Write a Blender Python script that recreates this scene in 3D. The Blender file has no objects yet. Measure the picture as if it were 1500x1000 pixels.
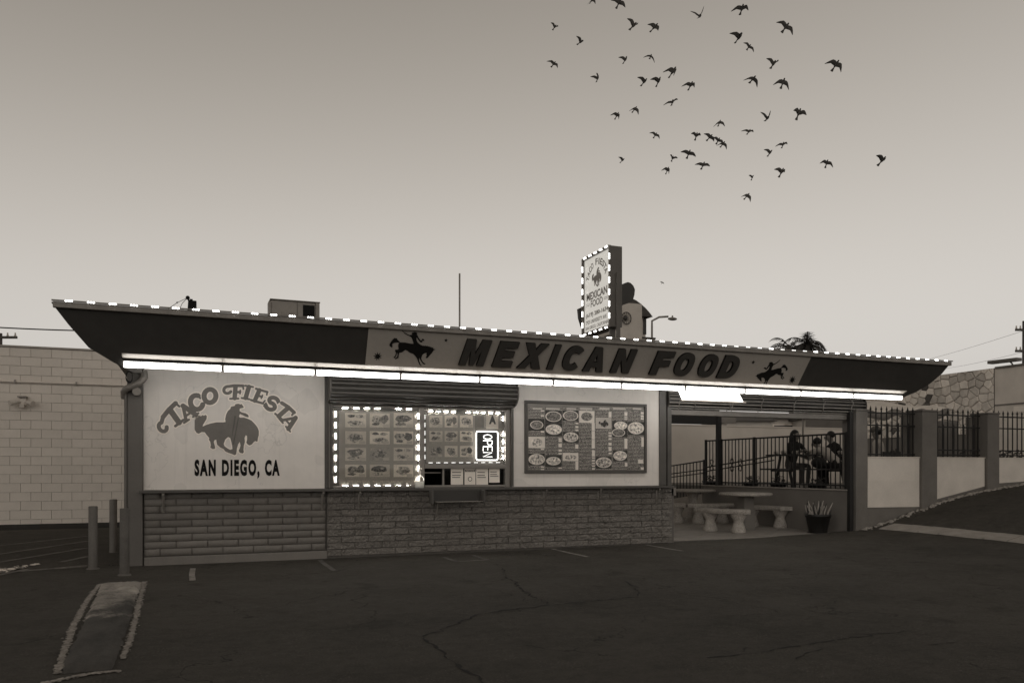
import bpy, bmesh, math, random
import numpy as np
from mathutils import Vector, Matrix
random.seed(7)
S = bpy.context.scene
COL = S.collection
R = math.radians

# ------------------------------------------------------------------ camera, sky, sun, exposure
TH = R(21.6); FPX = 1170.0; CAM = (0.715, -12.11, 1.335); YH = 686.0
cd = bpy.data.cameras.new('camera'); cam = bpy.data.objects.new('camera', cd); COL.objects.link(cam)
cam.location = CAM; cam.rotation_euler = (R(90), 0, -TH)
cd.sensor_width = 36; cd.lens = FPX / 1500 * 36; cd.shift_y = (YH - 500) / 1500
cd.clip_start = .1; cd.clip_end = 2000
S.camera = cam
S.view_settings.view_transform = 'Standard'; S.view_settings.look = 'None'
S.view_settings.exposure = 0; S.view_settings.gamma = 1
TINT = (1.10, 1.0, .89)
w = bpy.data.worlds.new('World'); S.world = w; w.use_nodes = True
nt = w.node_tree; nt.nodes.clear()
wo = nt.nodes.new('ShaderNodeOutputWorld'); bg = nt.nodes.new('ShaderNodeBackground')
sky = nt.nodes.new('ShaderNodeTexSky'); sky.sky_type = 'NISHITA'; sky.sun_disc = False
SUN_AZ = R(205); SUN_EL = R(5)
sky.sun_elevation = SUN_EL; sky.sun_rotation = SUN_AZ; sky.air_density = 2.2; sky.dust_density = 4.0; sky.ozone_density = 1.0
bw = nt.nodes.new('ShaderNodeRGBToBW'); nt.links.new(sky.outputs[0], bw.inputs[0])
def wm(op, a, b=None):
    x = nt.nodes.new('ShaderNodeMath'); x.operation = op
    for i, v in enumerate((a, b)):
        if v is None: continue
        if isinstance(v, (int, float)): x.inputs[i].default_value = v
        else: nt.links.new(v, x.inputs[i])
    return x.outputs[0]
# dusk haze: pale toward the horizon, afterglow a little stronger toward the drive side
tcw = nt.nodes.new('ShaderNodeTexCoord'); sep = nt.nodes.new('ShaderNodeSeparateXYZ'); nt.links.new(tcw.outputs['Generated'], sep.inputs[0])
glow = nt.nodes.new('ShaderNodeVectorMath'); glow.operation = 'DOT_PRODUCT'; nt.links.new(tcw.outputs['Generated'], glow.inputs[0]); glow.inputs[1].default_value = (math.cos(TH), -math.sin(TH), 0)
kk = wm('MULTIPLY', wm('SUBTRACT', 1.0, wm('MULTIPLY', glow.outputs['Value'], .42)), -4.6)
hz = wm('ADD', wm('MULTIPLY', wm('EXPONENT', wm('MULTIPLY', kk, wm('MULTIPLY', sep.outputs['Z'], sep.outputs['Z']))), .545), .14)
lum = wm('MULTIPLY', hz, wm('ADD', wm('MULTIPLY', bw.outputs[0], .17), .70))
lum = wm('DIVIDE', lum, .12)
tn = nt.nodes.new('ShaderNodeVectorMath'); tn.operation = 'SCALE'
tmix = nt.nodes.new('ShaderNodeMix'); tmix.data_type = 'VECTOR'; tmix.inputs[4].default_value = (1.11, 1.0, .87); tmix.inputs[5].default_value = (1.045, 1.0, .94)
nt.links.new(wm('MULTIPLY', wm('SUBTRACT', hz, .26), 2.4), tmix.inputs[0]); nt.links.new(tmix.outputs[1], tn.inputs[0])
nt.links.new(lum, tn.inputs['Scale'])
nt.links.new(tn.outputs[0], bg.inputs[0]); bg.inputs[1].default_value = .12
nt.links.new(bg.outputs[0], wo.inputs[0])
sl = bpy.data.lights.new('sun', 'SUN'); sl.energy = .12; sl.angle = R(40); sl.color = (1, .97, .92)
so = bpy.data.objects.new('sun', sl); COL.objects.link(so)
sd = Vector((math.sin(SUN_AZ) * math.cos(SUN_EL), math.cos(SUN_AZ) * math.cos(SUN_EL), math.sin(SUN_EL) + .25))
so.rotation_euler = sd.to_track_quat('Z', 'Y').to_euler()

# ------------------------------------------------------------------ pixel (1500x1000) -> point on a real plane
_R = (math.cos(TH), -math.sin(TH)); _W = (math.sin(TH), math.cos(TH))
def ray(px, py):
    a = (px - 750) / FPX
    return Vector((a * _R[0] + _W[0], a * _R[1] + _W[1], (YH - py) / FPX))
def on_plane(px, py, o, n):
    r = ray(px, py); c = Vector(CAM); t = (Vector(o) - c).dot(Vector(n)) / r.dot(Vector(n)); return c + r * t
def atY(px, py, Y): return on_plane(px, py, (0, Y, 0), (0, 1, 0))
def atX(px, py, X): return on_plane(px, py, (X, 0, 0), (1, 0, 0))
def atZ(px, py, Z): return on_plane(px, py, (0, 0, Z), (0, 0, 1))
def at_depth(px, py, d):
    return Vector(CAM) + ray(px, py) * d

# ------------------------------------------------------------------ materials
def tint(v, t=TINT): return (min(v * t[0], 1), min(v * t[1], 1), min(v * t[2], 1), 1)
def base_mat(name):
    m = bpy.data.materials.new(name); m.use_nodes = True
    n = m.node_tree; b = n.nodes['Principled BSDF']; return m, n, b
def node(n, t, **kw):
    x = n.nodes.new(t)
    for k, v in kw.items():
        if k in x.inputs: x.inputs[k].default_value = v
        else: setattr(x, k, v)
    return x
def math_(n, op, a, b=None, clamp=False):
    x = n.nodes.new('ShaderNodeMath'); x.operation = op; x.use_clamp = clamp
    for i, v in enumerate((a, b)):
        if v is None: continue
        if isinstance(v, (int, float)): x.inputs[i].default_value = v
        else: n.links.new(v, x.inputs[i])
    return x.outputs[0]
def coords(n, offset_random=False, scale=(1, 1, 1)):
    tc = n.nodes.new('ShaderNodeTexCoord'); out = tc.outputs['Object']
    if offset_random:
        oi = n.nodes.new('ShaderNodeObjectInfo'); va = n.nodes.new('ShaderNodeVectorMath'); va.operation = 'MULTIPLY_ADD'
        cx = n.nodes.new('ShaderNodeCombineXYZ')
        for i in range(3): n.links.new(oi.outputs['Random'], cx.inputs[i])
        n.links.new(cx.outputs[0], va.inputs[0]); va.inputs[1].default_value = (37, 53, 71); n.links.new(out, va.inputs[2]); out = va.outputs[0]
    if scale != (1, 1, 1):
        mp = n.nodes.new('ShaderNodeVectorMath'); mp.operation = 'MULTIPLY'; mp.inputs[1].default_value = scale
        n.links.new(out, mp.inputs[0]); out = mp.outputs[0]
    return out
def noise(n, co, scale, detail=4, rough=.55):
    x = node(n, 'ShaderNodeTexNoise', Scale=scale, Detail=detail, Roughness=rough); n.links.new(co, x.inputs['Vector']); return x.outputs['Fac']
def to_color(n, val, b, t=TINT, sock='Base Color'):
    x = n.nodes.new('ShaderNodeVectorMath'); x.operation = 'SCALE'; x.inputs[0].default_value = t
    n.links.new(val, x.inputs['Scale']); n.links.new(x.outputs[0], b.inputs[sock])
def bump(n, b, h, strength=.4, dist=.02):
    x = node(n, 'ShaderNodeBump', Strength=strength, Distance=dist); n.links.new(h, x.inputs['Height']); n.links.new(x.outputs[0], b.inputs['Normal'])
def M(name, v, rough=.75, n1=(3, .15), n2=(40, .08), rnd=0., bm=(60, .15, .01), metal=0., spec=.4, stretch=(1, 1, 1)):
    m, n, b = base_mat(name)
    co = coords(n, rnd > 0, stretch)
    a = noise(n, co, n1[0], 5); c = noise(n, co, n2[0], 3)
    f = math_(n, 'ADD', math_(n, 'MULTIPLY', math_(n, 'SUBTRACT', a, .5), 4 * n1[1]), math_(n, 'MULTIPLY', math_(n, 'SUBTRACT', c, .5), 4 * n2[1]))
    f = math_(n, 'ADD', f, 1.0)
    if rnd:
        oi = n.nodes.new('ShaderNodeObjectInfo')
        f = math_(n, 'ADD', f, math_(n, 'MULTIPLY', math_(n, 'SUBTRACT', oi.outputs['Random'], .5), 2 * rnd))
    f = math_(n, 'MULTIPLY', math_(n, 'MAXIMUM', f, .15), v)
    to_color(n, f, b)
    b.inputs['Roughness'].default_value = rough; b.inputs['Metallic'].default_value = metal
    b.inputs['Specular IOR Level'].default_value = spec
    if bm: bump(n, b, noise(n, co, bm[0], 4), bm[1], bm[2])
    return m
def emit(name, strength, c=(1, .985, .95)):
    m, n, b = base_mat(name); b.inputs['Base Color'].default_value = (.8, .78, .72, 1)
    b.inputs['Emission Color'].default_value = (*c, 1); b.inputs['Emission Strength'].default_value = strength; return m

MT = {}
MT['plaster'] = M('painted_plaster', .50, .6, (1.1, .05), (14, .02), bm=(25, .12, .006))
MT['post'] = M('grey_painted_post', .115, .55, (2, .1), (30, .05))
MT['brick'] = M('painted_slumpstone', .155, .6, (5, .1), (45, .08), rnd=.12, bm=(30, .35, .012))
MT['split'] = M('painted_split_face', .175, .65, (7, .2), (40, .16), rnd=.12, bm=(26, 1., .05))
MT['mortar'] = M('painted_mortar', .085, .8)
MT['ledge'] = M('ledge_paint', .075, .5, (4, .15), (40, .1))
MT['fascia'] = M('dark_fascia_paint', .036, .55, (1.5, .14), (9, .10), bm=(8, .1, .01))
MT['fascia_panel'] = M('fascia_sign_panel', .31, .6, (1.2, .08), (20, .04), bm=(20, .05, .005), stretch=(1, 1, 4))
MT['trim'] = M('roof_edge_trim', .21, .5, (6, .2), (40, .1))
MT['letter'] = M('dark_letter_face', .040, .5, (5, .1), (40, .05))
MT['black'] = M('black_paint', .008, .7, (5, .1), (40, .05), spec=.15)
MT['iron'] = M('black_iron', .012, .55, (5, .15), (60, .1))
MT['soffit'] = M('soffit_paint', .16, .7)
MT['shutter'] = M('steel_shutter', .065, .42, (4, .12), (40, .06), metal=.35, bm=None)
MT['frame'] = M('window_frame_paint', .20, .5, (5, .1), (50, .05))
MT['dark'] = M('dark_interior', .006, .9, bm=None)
MT['paper'] = M('white_paper', .74, .8, (8, .04), (40, .03), rnd=.06, bm=None)
MT['poster'] = M('poster_grey', .47, .5, (3, .08), (30, .04), bm=None)
MT['roofing'] = M('roofing', .12, .9)
MT['metal'] = M('galvanised_metal', .22, .5, (5, .2), (40, .1), metal=.3)
MT['acgrey'] = M('sheet_metal_cabinet', .25, .55, (2, .15), (20, .08), bm=None)
MT['bollard'] = M('bollard_paint', .10, .6, (6, .18), (50, .12), rnd=.15)
MT['block'] = M('concrete_block_paint', .60, .75, (4, .04), (60, .05), rnd=.035, bm=(70, .25, .006))
MT['blockjoint'] = M('block_joint', .36, .85)
MT['pillar'] = M('grey_pillar_paint', .14, .7, (3, .14), (30, .08))
MT['stucco'] = M('pale_stucco', .60, .8, (2, .12), (60, .06), bm=(90, .3, .008))
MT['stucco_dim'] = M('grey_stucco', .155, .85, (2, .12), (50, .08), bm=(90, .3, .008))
MT['white_wall'] = M('white_rendered_wall', .62, .8, (1, .1), (30, .04), bm=(60, .2, .008))
MT['concrete'] = M('worn_concrete', .30, .85, (4, .2), (50, .14), bm=(50, .5, .012))
MT['tile'] = M('patio_tile', .23, .7, (3, .15), (40, .1), rnd=.08)
MT['terrazzo'] = M('exposed_aggregate_stone', .30, .8, (8, .2), (55, .45), bm=(60, .6, .012))
MT['pot'] = M('black_plastic_pot', .012, .4)
MT['stem'] = M('pale_succulent_stem', .30, .6, (10, .25), (60, .1))
MT['wood'] = M('dark_wood', .035, .6, (6, .2), (40, .1))
MT['stone'] = M('flagstone', .62, .85, (5, .15), (40, .1), rnd=.3, bm=(25, .5, .02))
MT['stone_dark'] = M('dark_flagstone', .10, .85, (5, .15), (40, .1), rnd=.3)
MT['leaf'] = M('dark_foliage', .045, .7, (4, .3), (30, .2), rnd=.3)
MT['palm'] = M('palm_frond', .05, .7, (4, .3), (30, .2), rnd=.3)
MT['bark'] = M('bark', .09, .9, (6, .3), (30, .2), bm=(20, .8, .03))
MT['bird'] = M('pigeon_feather', .05, .8, (8, .25), (40, .1), rnd=.3, bm=None)
MT['hair'] = M('dark_hair', .010, .5, (20, .3), (60, .2), bm=None)
MT['skin'] = M('skin', .22, .6, (10, .06), (50, .04), bm=None)
MT['cloth_dark'] = M('dark_cloth', .018, .9, (10, .2), (60, .1), bm=None)
MT['cloth_pale'] = M('pale_cloth', .42, .9, (8, .1), (60, .06), bm=None)
MT['cloth_mid'] = M('mid_cloth', .13, .9, (8, .15), (60, .08), bm=None)
MT['roof_tile'] = M('house_roof', .07, .85, (3, .2), (30, .15))
MT['house'] = M('house_wall', .5, .85, (2, .1), (30, .05))
MT['line'] = M('worn_white_line', .22, .85, (5, .35), (30, .35), bm=None)
MT['plate'] = M('white_plate', .68, .4, (4, .05), (30, .04), bm=None)
MT['mark'] = M('brown_sign_paint', .15, .6, (3, .12), (30, .06), bm=None)
MT['outline'] = M('pale_sign_outline', .80, .6, (4, .03), (30, .03), bm=None)
MT['text_soft'] = M('soft_sign_text', .24, .5, (4, .05), (30, .05), bm=None)
MT['text_grey'] = M('grey_sign_text', .14, .5, (4, .05), (30, .05), bm=None)
MT['tube'] = emit('fluorescent_glow', 7.5)
MT['panel_glow'] = emit('flood_panel_glow', 4.5)
MT['led'] = emit('led_glow', 11)
MT['led_win'] = emit('window_led_glow', 95)
MT['led_dim'] = emit('led_glow_soft', 1.6)
MT['neon'] = emit('neon_glow', 3.5)

def asphalt():
    m, n, b = base_mat('asphalt')
    co = coords(n)
    big = noise(n, co, .16, 4, .6); mid = noise(n, co, .9, 6, .7); small = noise(n, co, 9, 5, .75); fine = noise(n, co, 60, 3, .8); gr = noise(n, co, 240, 2, .8)
    st = noise(n, coords(n, scale=(.5, 1.3, 1)), .7, 7, .75)
    f = None
    for t, a in ((big, 1.1), (mid, 1.0), (st, .8), (small, 1.1), (fine, 1.5), (gr, 1.6)):
        q = math_(n, 'MULTIPLY', math_(n, 'SUBTRACT', t, .5), a); f = q if f is None else math_(n, 'ADD', f, q)
    f = math_(n, 'ADD', f, 1.0)
    # oil stains, pale grit, hairline cracks
    oil = math_(n, 'MULTIPLY', math_(n, 'SUBTRACT', noise(n, coords(n, scale=(1, .8, 1)), 1.5, 4, .6), .60), 7, True)
    f = math_(n, 'MULTIPLY', f, math_(n, 'SUBTRACT', 1.0, math_(n, 'MULTIPLY', oil, .45)))
    vg = node(n, 'ShaderNodeTexVoronoi', Scale=22, voronoi_dimensions='2D'); n.links.new(co, vg.inputs['Vector'])
    grit = math_(n, 'MULTIPLY', math_(n, 'LESS_THAN', vg.outputs['Distance'], .10), math_(n, 'GREATER_THAN', noise(n, co, 3, 3), .56))
    f = math_(n, 'ADD', f, math_(n, 'MULTIPLY', grit, 1.3))
    wv = node(n, 'ShaderNodeTexNoise', Scale=1.6, Detail=6); n.links.new(co, wv.inputs['Vector'])
    va = n.nodes.new('ShaderNodeVectorMath'); va.operation = 'MULTIPLY_ADD'; va.inputs[1].default_value = (1.1, 1.1, 0)
    n.links.new(wv.outputs['Color'], va.inputs[0]); n.links.new(co, va.inputs[2])
    vo = node(n, 'ShaderNodeTexVoronoi', Scale=.62, feature='DISTANCE_TO_EDGE', voronoi_dimensions='2D'); n.links.new(va.outputs[0], vo.inputs['Vector'])
    cm = math_(n, 'MULTIPLY', math_(n, 'LESS_THAN', vo.outputs['Distance'], .004), math_(n, 'GREATER_THAN', noise(n, co, .6, 4), .5))
    f = math_(n, 'MULTIPLY', f, math_(n, 'SUBTRACT', 1.0, math_(n, 'MULTIPLY', cm, .6)))
    f = math_(n, 'MULTIPLY', math_(n, 'MAXIMUM', f, .2), .063)
    to_color(n, f, b, (1.12, 1.0, .84))
    b.inputs['Roughness'].default_value = .82; b.inputs['Specular IOR Level'].default_value = .25
    h = math_(n, 'ADD', math_(n, 'ADD', math_(n, 'MULTIPLY', fine, .8), gr), math_(n, 'MULTIPLY', small, 1.2))
    bump(n, b, h, .8, .012)
    return m
MT['asphalt'] = asphalt()

def food(name, bright=.34, cells=9.):
    """a printed food photograph: mottled pale and dark bits on a plate"""
    m, n, b = base_mat(name); co = coords(n, True)
    vo = node(n, 'ShaderNodeTexVoronoi', Scale=cells); n.links.new(co, vo.inputs['Vector'])
    ns = noise(n, co, cells * 1.3, 4, .7)
    f = math_(n, 'ADD', math_(n, 'MULTIPLY', vo.outputs['Distance'], .9), math_(n, 'MULTIPLY', math_(n, 'SUBTRACT', ns, .5), 2.8))
    oi = n.nodes.new('ShaderNodeObjectInfo')
    f = math_(n, 'ADD', f, math_(n, 'MULTIPLY', math_(n, 'SUBTRACT', oi.outputs['Random'], .5), .4))
    f = math_(n, 'MULTIPLY', math_(n, 'MINIMUM', math_(n, 'MAXIMUM', math_(n, 'ADD', f, .15), .06), 1.5), bright)
    to_color(n, f, b); b.inputs['Roughness'].default_value = .45; return m
MT['food'] = food('food_photo', .75, 26)
MT['food_dark'] = food('food_photo_dark', .30, 30)
def textlines(name, dark=.045, light=.34, rows=60.):
    """rows of printed text too small to read"""
    m, n, b = base_mat(name); co = coords(n, False)
    sx = n.nodes.new('ShaderNodeSeparateXYZ'); n.links.new(co, sx.inputs[0])
    fr = math_(n, 'FRACT', math_(n, 'MULTIPLY', sx.outputs['Y'], rows))
    row = math_(n, 'LESS_THAN', fr, .5)
    ns = noise(n, coords(n, True, (170, 60, 1)), 1.0, 2, .6)
    ink = math_(n, 'MULTIPLY', row, math_(n, 'GREATER_THAN', ns, .47))
    f = math_(n, 'ADD', math_(n, 'MULTIPLY', ink, light - dark), dark)
    to_color(n, f, b); b.inputs['Roughness'].default_value = .5; return m
MT['text_dark'] = textlines('menu_text', .04, .5, 42.)
MT['text_light'] = textlines('notice_text', .6, .22, 55.)
def glass():
    m, n, b = base_mat('window_glass'); n.nodes.remove(b)
    out = n.nodes['Material Output']; tr = n.nodes.new('ShaderNodeBsdfTransparent'); gl = n.nodes.new('ShaderNodeBsdfGlossy')
    gl.inputs['Roughness'].default_value = .03; tr.inputs[0].default_value = (.95, .95, .94, 1)
    fr = node(n, 'ShaderNodeFresnel', IOR=1.45); mx = n.nodes.new('ShaderNodeMixShader')
    n.links.new(fr.outputs[0], mx.inputs[0]); n.links.new(tr.outputs[0], mx.inputs[1]); n.links.new(gl.outputs[0], mx.inputs[2]); n.links.new(mx.outputs[0], out.inputs[0])
    return m
MT['glass'] = glass()
def bottle_mat():
    m, n, b = base_mat('clear_bottle'); b.inputs['Transmission Weight'].default_value = .95; b.inputs['Roughness'].default_value = .04
    b.inputs['IOR'].default_value = 1.3; b.inputs['Base Color'].default_value = (.95, .93, .88, 1); return m
MT['bottle'] = bottle_mat()
MT['liquid_painted_glow'] = emit('liquid_painted_reflection', .06)  # faint emission stands in for LED light reflected in the bottle

# ------------------------------------------------------------------ mesh helpers
def tag(o, label=None, cat=None, group=None, kind=None):
    for k, v in (('label', label), ('category', cat), ('group', group), ('kind', kind)):
        if v: o[k] = v
    return o
def empty(name, loc, label, cat, group=None):
    o = bpy.data.objects.new(name, None); COL.objects.link(o); o.location = loc; o.empty_display_size = .1
    return tag(o, label, cat, group)
def add_obj(name, me, mat=None, parent=None, mtx=None):
    o = bpy.data.objects.new(name, me); COL.objects.link(o)
    if mat is not None and len(me.materials) == 0: me.materials.append(MT[mat] if isinstance(mat, str) else mat)
    if parent is not None:
        o.parent = parent
        pm = parent.matrix_basis.copy(); q = parent.parent
        while q is not None: pm = q.matrix_basis @ pm; q = q.parent
        o.matrix_basis = pm.inverted() @ (mtx if mtx is not None else Matrix())   # mesh coordinates are world coordinates
    elif mtx is not None: o.matrix_basis = mtx
    return o
class MB:
    def __init__(s): s.v = []; s.f = []; s.sm = []
    def add(s, v, f, smooth=False):
        o = len(s.v); s.v += [tuple(p) for p in v]; s.f += [tuple(i + o for i in q) for q in f]; s.sm += [smooth] * len(f); return s
    def box(s, x0, x1, y0, y1, z0, z1):
        return s.add([(x0, y0, z0), (x1, y0, z0), (x1, y1, z0), (x0, y1, z0), (x0, y0, z1), (x1, y0, z1), (x1, y1, z1), (x0, y1, z1)],
                     [(0, 3, 2, 1), (4, 5, 6, 7), (0, 1, 5, 4), (1, 2, 6, 5), (2, 3, 7, 6), (3, 0, 4, 7)])
    def bar(s, a, b, wx, wz, up=(0, 0, 1)):
        a, b = Vector(a), Vector(b); d = (b - a).normalized(); u = Vector(up)
        if abs(d.dot(u)) > .98: u = Vector((0, 1, 0))
        r = d.cross(u).normalized() * wx / 2; t = r.cross(d).normalized() * wz / 2
        v = [a - r - t, a + r - t, a + r + t, a - r + t, b - r - t, b + r - t, b + r + t, b - r + t]
        return s.add(v, [(3, 2, 1, 0), (4, 5, 6, 7), (0, 1, 5, 4), (1, 2, 6, 5), (2, 3, 7, 6), (3, 0, 4, 7)])
    def tube(s, pts, r, n=8, caps=True):
        pts = [Vector(p) for p in pts]; rs = r if isinstance(r, (list, tuple)) else [r] * len(pts)
        vs = []; fs = []; pr = None
        for i, p in enumerate(pts):
            d = (pts[min(i + 1, len(pts) - 1)] - pts[max(i - 1, 0)]).normalized()
            if pr is None:
                pr = d.cross(Vector((0, 0, 1)))
                if pr.length < .05: pr = d.cross(Vector((0, 1, 0)))
                pr.normalize()
            else:
                pr = (pr - d * pr.dot(d)).normalized()
            q = d.cross(pr)
            for k in range(n):
                a = 2 * math.pi * k / n; vs.append(p + (pr * math.cos(a) + q * math.sin(a)) * rs[i])
        for i in range(len(pts) - 1):
            for k in range(n): fs.append((i * n + k, i * n + (k + 1) % n, (i + 1) * n + (k + 1) % n, (i + 1) * n + k))
        s.add(vs, fs, True)
        if caps: s.add(vs[:n], [tuple(range(n))[::-1]]); s.add(vs[-n:], [tuple(range(n))])
        return s
    def lathe(s, c, prof, n=20, ax=(1, 1), square=False):
        c = Vector(c); vs = []; fs = []
        for r, z in prof:
            for k in range(n):
                a = 2 * math.pi * k / n; vs.append(c + Vector((r * math.cos(a) * ax[0], r * math.sin(a) * ax[1], z)))
        for i in range(len(prof) - 1):
            for k in range(n): fs.append((i * n + k, i * n + (k + 1) % n, (i + 1) * n + (k + 1) % n, (i + 1) * n + k))
        s.add(vs, fs, True)
        if prof[0][0] > 0: s.add(vs[:n], [tuple(range(n))[::-1]])
        if prof[-1][0] > 0: s.add(vs[-n:], [tuple(range(n))])
        return s
    def prism(s, poly, h0, h1, f):
        """poly: 2D outline; f(u, v, h) -> point"""
        n = len(poly); v = [f(u, q, h0) for u, q in poly] + [f(u, q, h1) for u, q in poly]
        return s.add(v, [tuple(range(n))[::-1], tuple(range(n, 2 * n))] + [(i, (i + 1) % n, n + (i + 1) % n, n + i) for i in range(n)])
    def ellipsoid(s, c, r, n=12, m=8):
        c = Vector(c); prof = []
        vs = []; fs = []
        for j in range(1, m):
            t = math.pi * j / m
            for k in range(n):
                a = 2 * math.pi * k / n; vs.append(c + Vector((r[0] * math.sin(t) * math.cos(a), r[1] * math.sin(t) * math.sin(a), -r[2] * math.cos(t))))
        b0 = len(vs); vs += [c - Vector((0, 0, r[2])), c + Vector((0, 0, r[2]))]
        for j in range(m - 2):
            for k in range(n): fs.append((j * n + k, j * n + (k + 1) % n, (j + 1) * n + (k + 1) % n, (j + 1) * n + k))
        for k in range(n): fs.append((b0, (k + 1) % n, k)); fs.append((b0 + 1, (m - 2) * n + k, (m - 2) * n + (k + 1) % n))
        return s.add(vs, fs, True)
    def mesh(s, name):
        me = bpy.data.meshes.new(name); me.from_pydata(s.v, [], s.f); me.polygons.foreach_set('use_smooth', s.sm); me.update(); return me
    def build(s, name, mat, parent=None, bevel=0, mtx=None):
        o = add_obj(name, s.mesh(name), mat, parent, mtx)
        if bevel:
            b = o.modifiers.new('bevel', 'BEVEL'); b.width = bevel; b.segments = 2; b.limit_method = 'ANGLE'
        return o
def box(name, mat, parent, x0, x1, y0, y1, z0, z1, bevel=0): return MB().box(x0, x1, y0, y1, z0, z1).build(name, mat, parent, bevel)
def frame(o, u, v):
    u = Vector(u).normalized(); v = Vector(v).normalized(); n = u.cross(v); o = Vector(o)
    return Matrix(((u.x, v.x, n.x, o.x), (u.y, v.y, n.y, o.y), (u.z, v.z, n.z, o.z), (0, 0, 0, 1)))
def curve_mesh(cu, name):
    o = bpy.data.objects.new('tmp', cu); COL.objects.link(o)
    dg = bpy.context.evaluated_depsgraph_get(); dg.update()
    me = bpy.data.meshes.new_from_object(o.evaluated_get(dg)); me.name = name
    bpy.data.objects.remove(o); bpy.data.curves.remove(cu); me.materials.clear(); return me
def shape(name, loops, depth, mat, parent, mtx):
    """filled outline (with holes) of some thickness in the plane of mtx"""
    cu = bpy.data.curves.new('c', 'CURVE'); cu.dimensions = '2D'; cu.fill_mode = 'BOTH'; cu.extrude = depth / 2
    for L in loops:
        sp = cu.splines.new('POLY'); sp.points.add(len(L) - 1); sp.use_cyclic_u = True
        for i, (x, y) in enumerate(L): sp.points[i].co = (x, y, 0, 1)
    me = curve_mesh(cu, name)
    return add_obj(name, me, mat, parent, mtx @ Matrix.Translation((0, 0, depth / 2)))
def text(name, s, mat, parent, mtx, x0, x1, y0, y1, bold=0., shear=0., depth=.002, space=1.):
    """lettering fitted into the rectangle x0..x1, y0..y1 of the plane mtx"""
    cu = bpy.data.curves.new('t', 'FONT'); cu.body = s; cu.size = 1; cu.offset = bold; cu.shear = shear; cu.space_character = space; cu.space_word = 1 + (space - 1) * .5; cu.extrude = .01; cu.resolution_u = 3
    me = curve_mesh(cu, name)
    co = np.zeros(len(me.vertices) * 3); me.vertices.foreach_get('co', co); co = co.reshape(-1, 3)
    a, b = co.min(0), co.max(0)
    co[:, 0] = x0 + (co[:, 0] - a[0]) / (b[0] - a[0]) * (x1 - x0)
    co[:, 1] = y0 + (co[:, 1] - a[1]) / (b[1] - a[1]) * (y1 - y0)
    co[:, 2] = (co[:, 2] - a[2]) / max(b[2] - a[2], 1e-6) * depth
    me.vertices.foreach_set('co', co.ravel()); me.update()
    return add_obj(name, me, mat, parent, mtx)
# implicit outlines (unions of strokes and polygons, with optional growth) turned into flat meshes
def d_seg(X, Y, ax, ay, bx, by, r0, r1=None):
    r1 = r0 if r1 is None else r1
    dx, dy = bx - ax, by - ay; t = np.clip(((X - ax) * dx + (Y - ay) * dy) / (dx * dx + dy * dy + 1e-12), 0, 1)
    return np.hypot(X - ax - t * dx, Y - ay - t * dy) - (r0 + (r1 - r0) * t)
def d_poly(X, Y, P):
    P = np.array(P); d = np.full(X.shape, 1e9); ins = np.zeros(X.shape, bool)
    for i in range(len(P)):
        a, b = P[i], P[(i + 1) % len(P)]
        d = np.minimum(d, d_seg(X, Y, a[0], a[1], b[0], b[1], 0))
        c = ((a[1] > Y) != (b[1] > Y)); xx = (b[0] - a[0]) * (Y - a[1]) / (b[1] - a[1] + 1e-12) + a[0]
        ins ^= c & (X < xx)
    return np.where(ins, -d, d)
def implicit(name, F, x0, x1, y0, y1, step, mat, parent, mtx, level=0., z=0.):
    xs = np.arange(x0, x1 + step, step); ys = np.arange(y0, y1 + step, step)
    X, Y = np.meshgrid(xs, ys); D = F(X, Y) - level; mb = MB()
    for j in range(len(ys) - 1):
        i = 0
        while i < len(xs) - 1:
            q = (D[j, i] < 0, D[j, i + 1] < 0, D[j + 1, i + 1] < 0, D[j + 1, i] < 0)
            if all(q):
                k = i
                while k < len(xs) - 1 and D[j, k + 1] < 0 and D[j + 1, k + 1] < 0: k += 1
                mb.add([(xs[i], ys[j], z), (xs[k], ys[j], z), (xs[k], ys[j + 1], z), (xs[i], ys[j + 1], z)], [(0, 1, 2, 3)]); i = k; continue
            if any(q):
                cs = [(xs[i], ys[j], D[j, i]), (xs[i + 1], ys[j], D[j, i + 1]), (xs[i + 1], ys[j + 1], D[j + 1, i + 1]), (xs[i], ys[j + 1], D[j + 1, i])]
                pl = []
                for k in range(4):
                    a, b = cs[k], cs[(k + 1) % 4]
                    if a[2] < 0: pl.append((a[0], a[1], z))
                    if (a[2] < 0) != (b[2] < 0):
                        t = a[2] / (a[2] - b[2]); pl.append((a[0] + t * (b[0] - a[0]), a[1] + t * (b[1] - a[1]), z))
                if len(pl) > 2: mb.add(pl, [tuple(range(len(pl)))])
            i += 1
    return mb.build(name, mat, parent, mtx=mtx)
def clip_rect(poly, x0, x1, y0, y1):
    for ax, s, lim in ((0, 1, x0), (0, -1, x1), (1, 1, y0), (1, -1, y1)):
        out = []
        for i in range(len(poly)):
            a, b = poly[i], poly[(i + 1) % len(poly)]
            da, db = s * (a[ax] - lim), s * (b[ax] - lim)
            if da >= 0: out.append(a)
            if (da >= 0) != (db >= 0):
                t = da / (da - db); out.append((a[0] + t * (b[0] - a[0]), a[1] + t * (b[1] - a[1])))
        poly = out
        if len(poly) < 3: return []
    return poly
WALL = lambda y: frame((0, y, 0), (1, 0, 0), (0, 0, 1))      # u = X, v = Z, facing the car park

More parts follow.
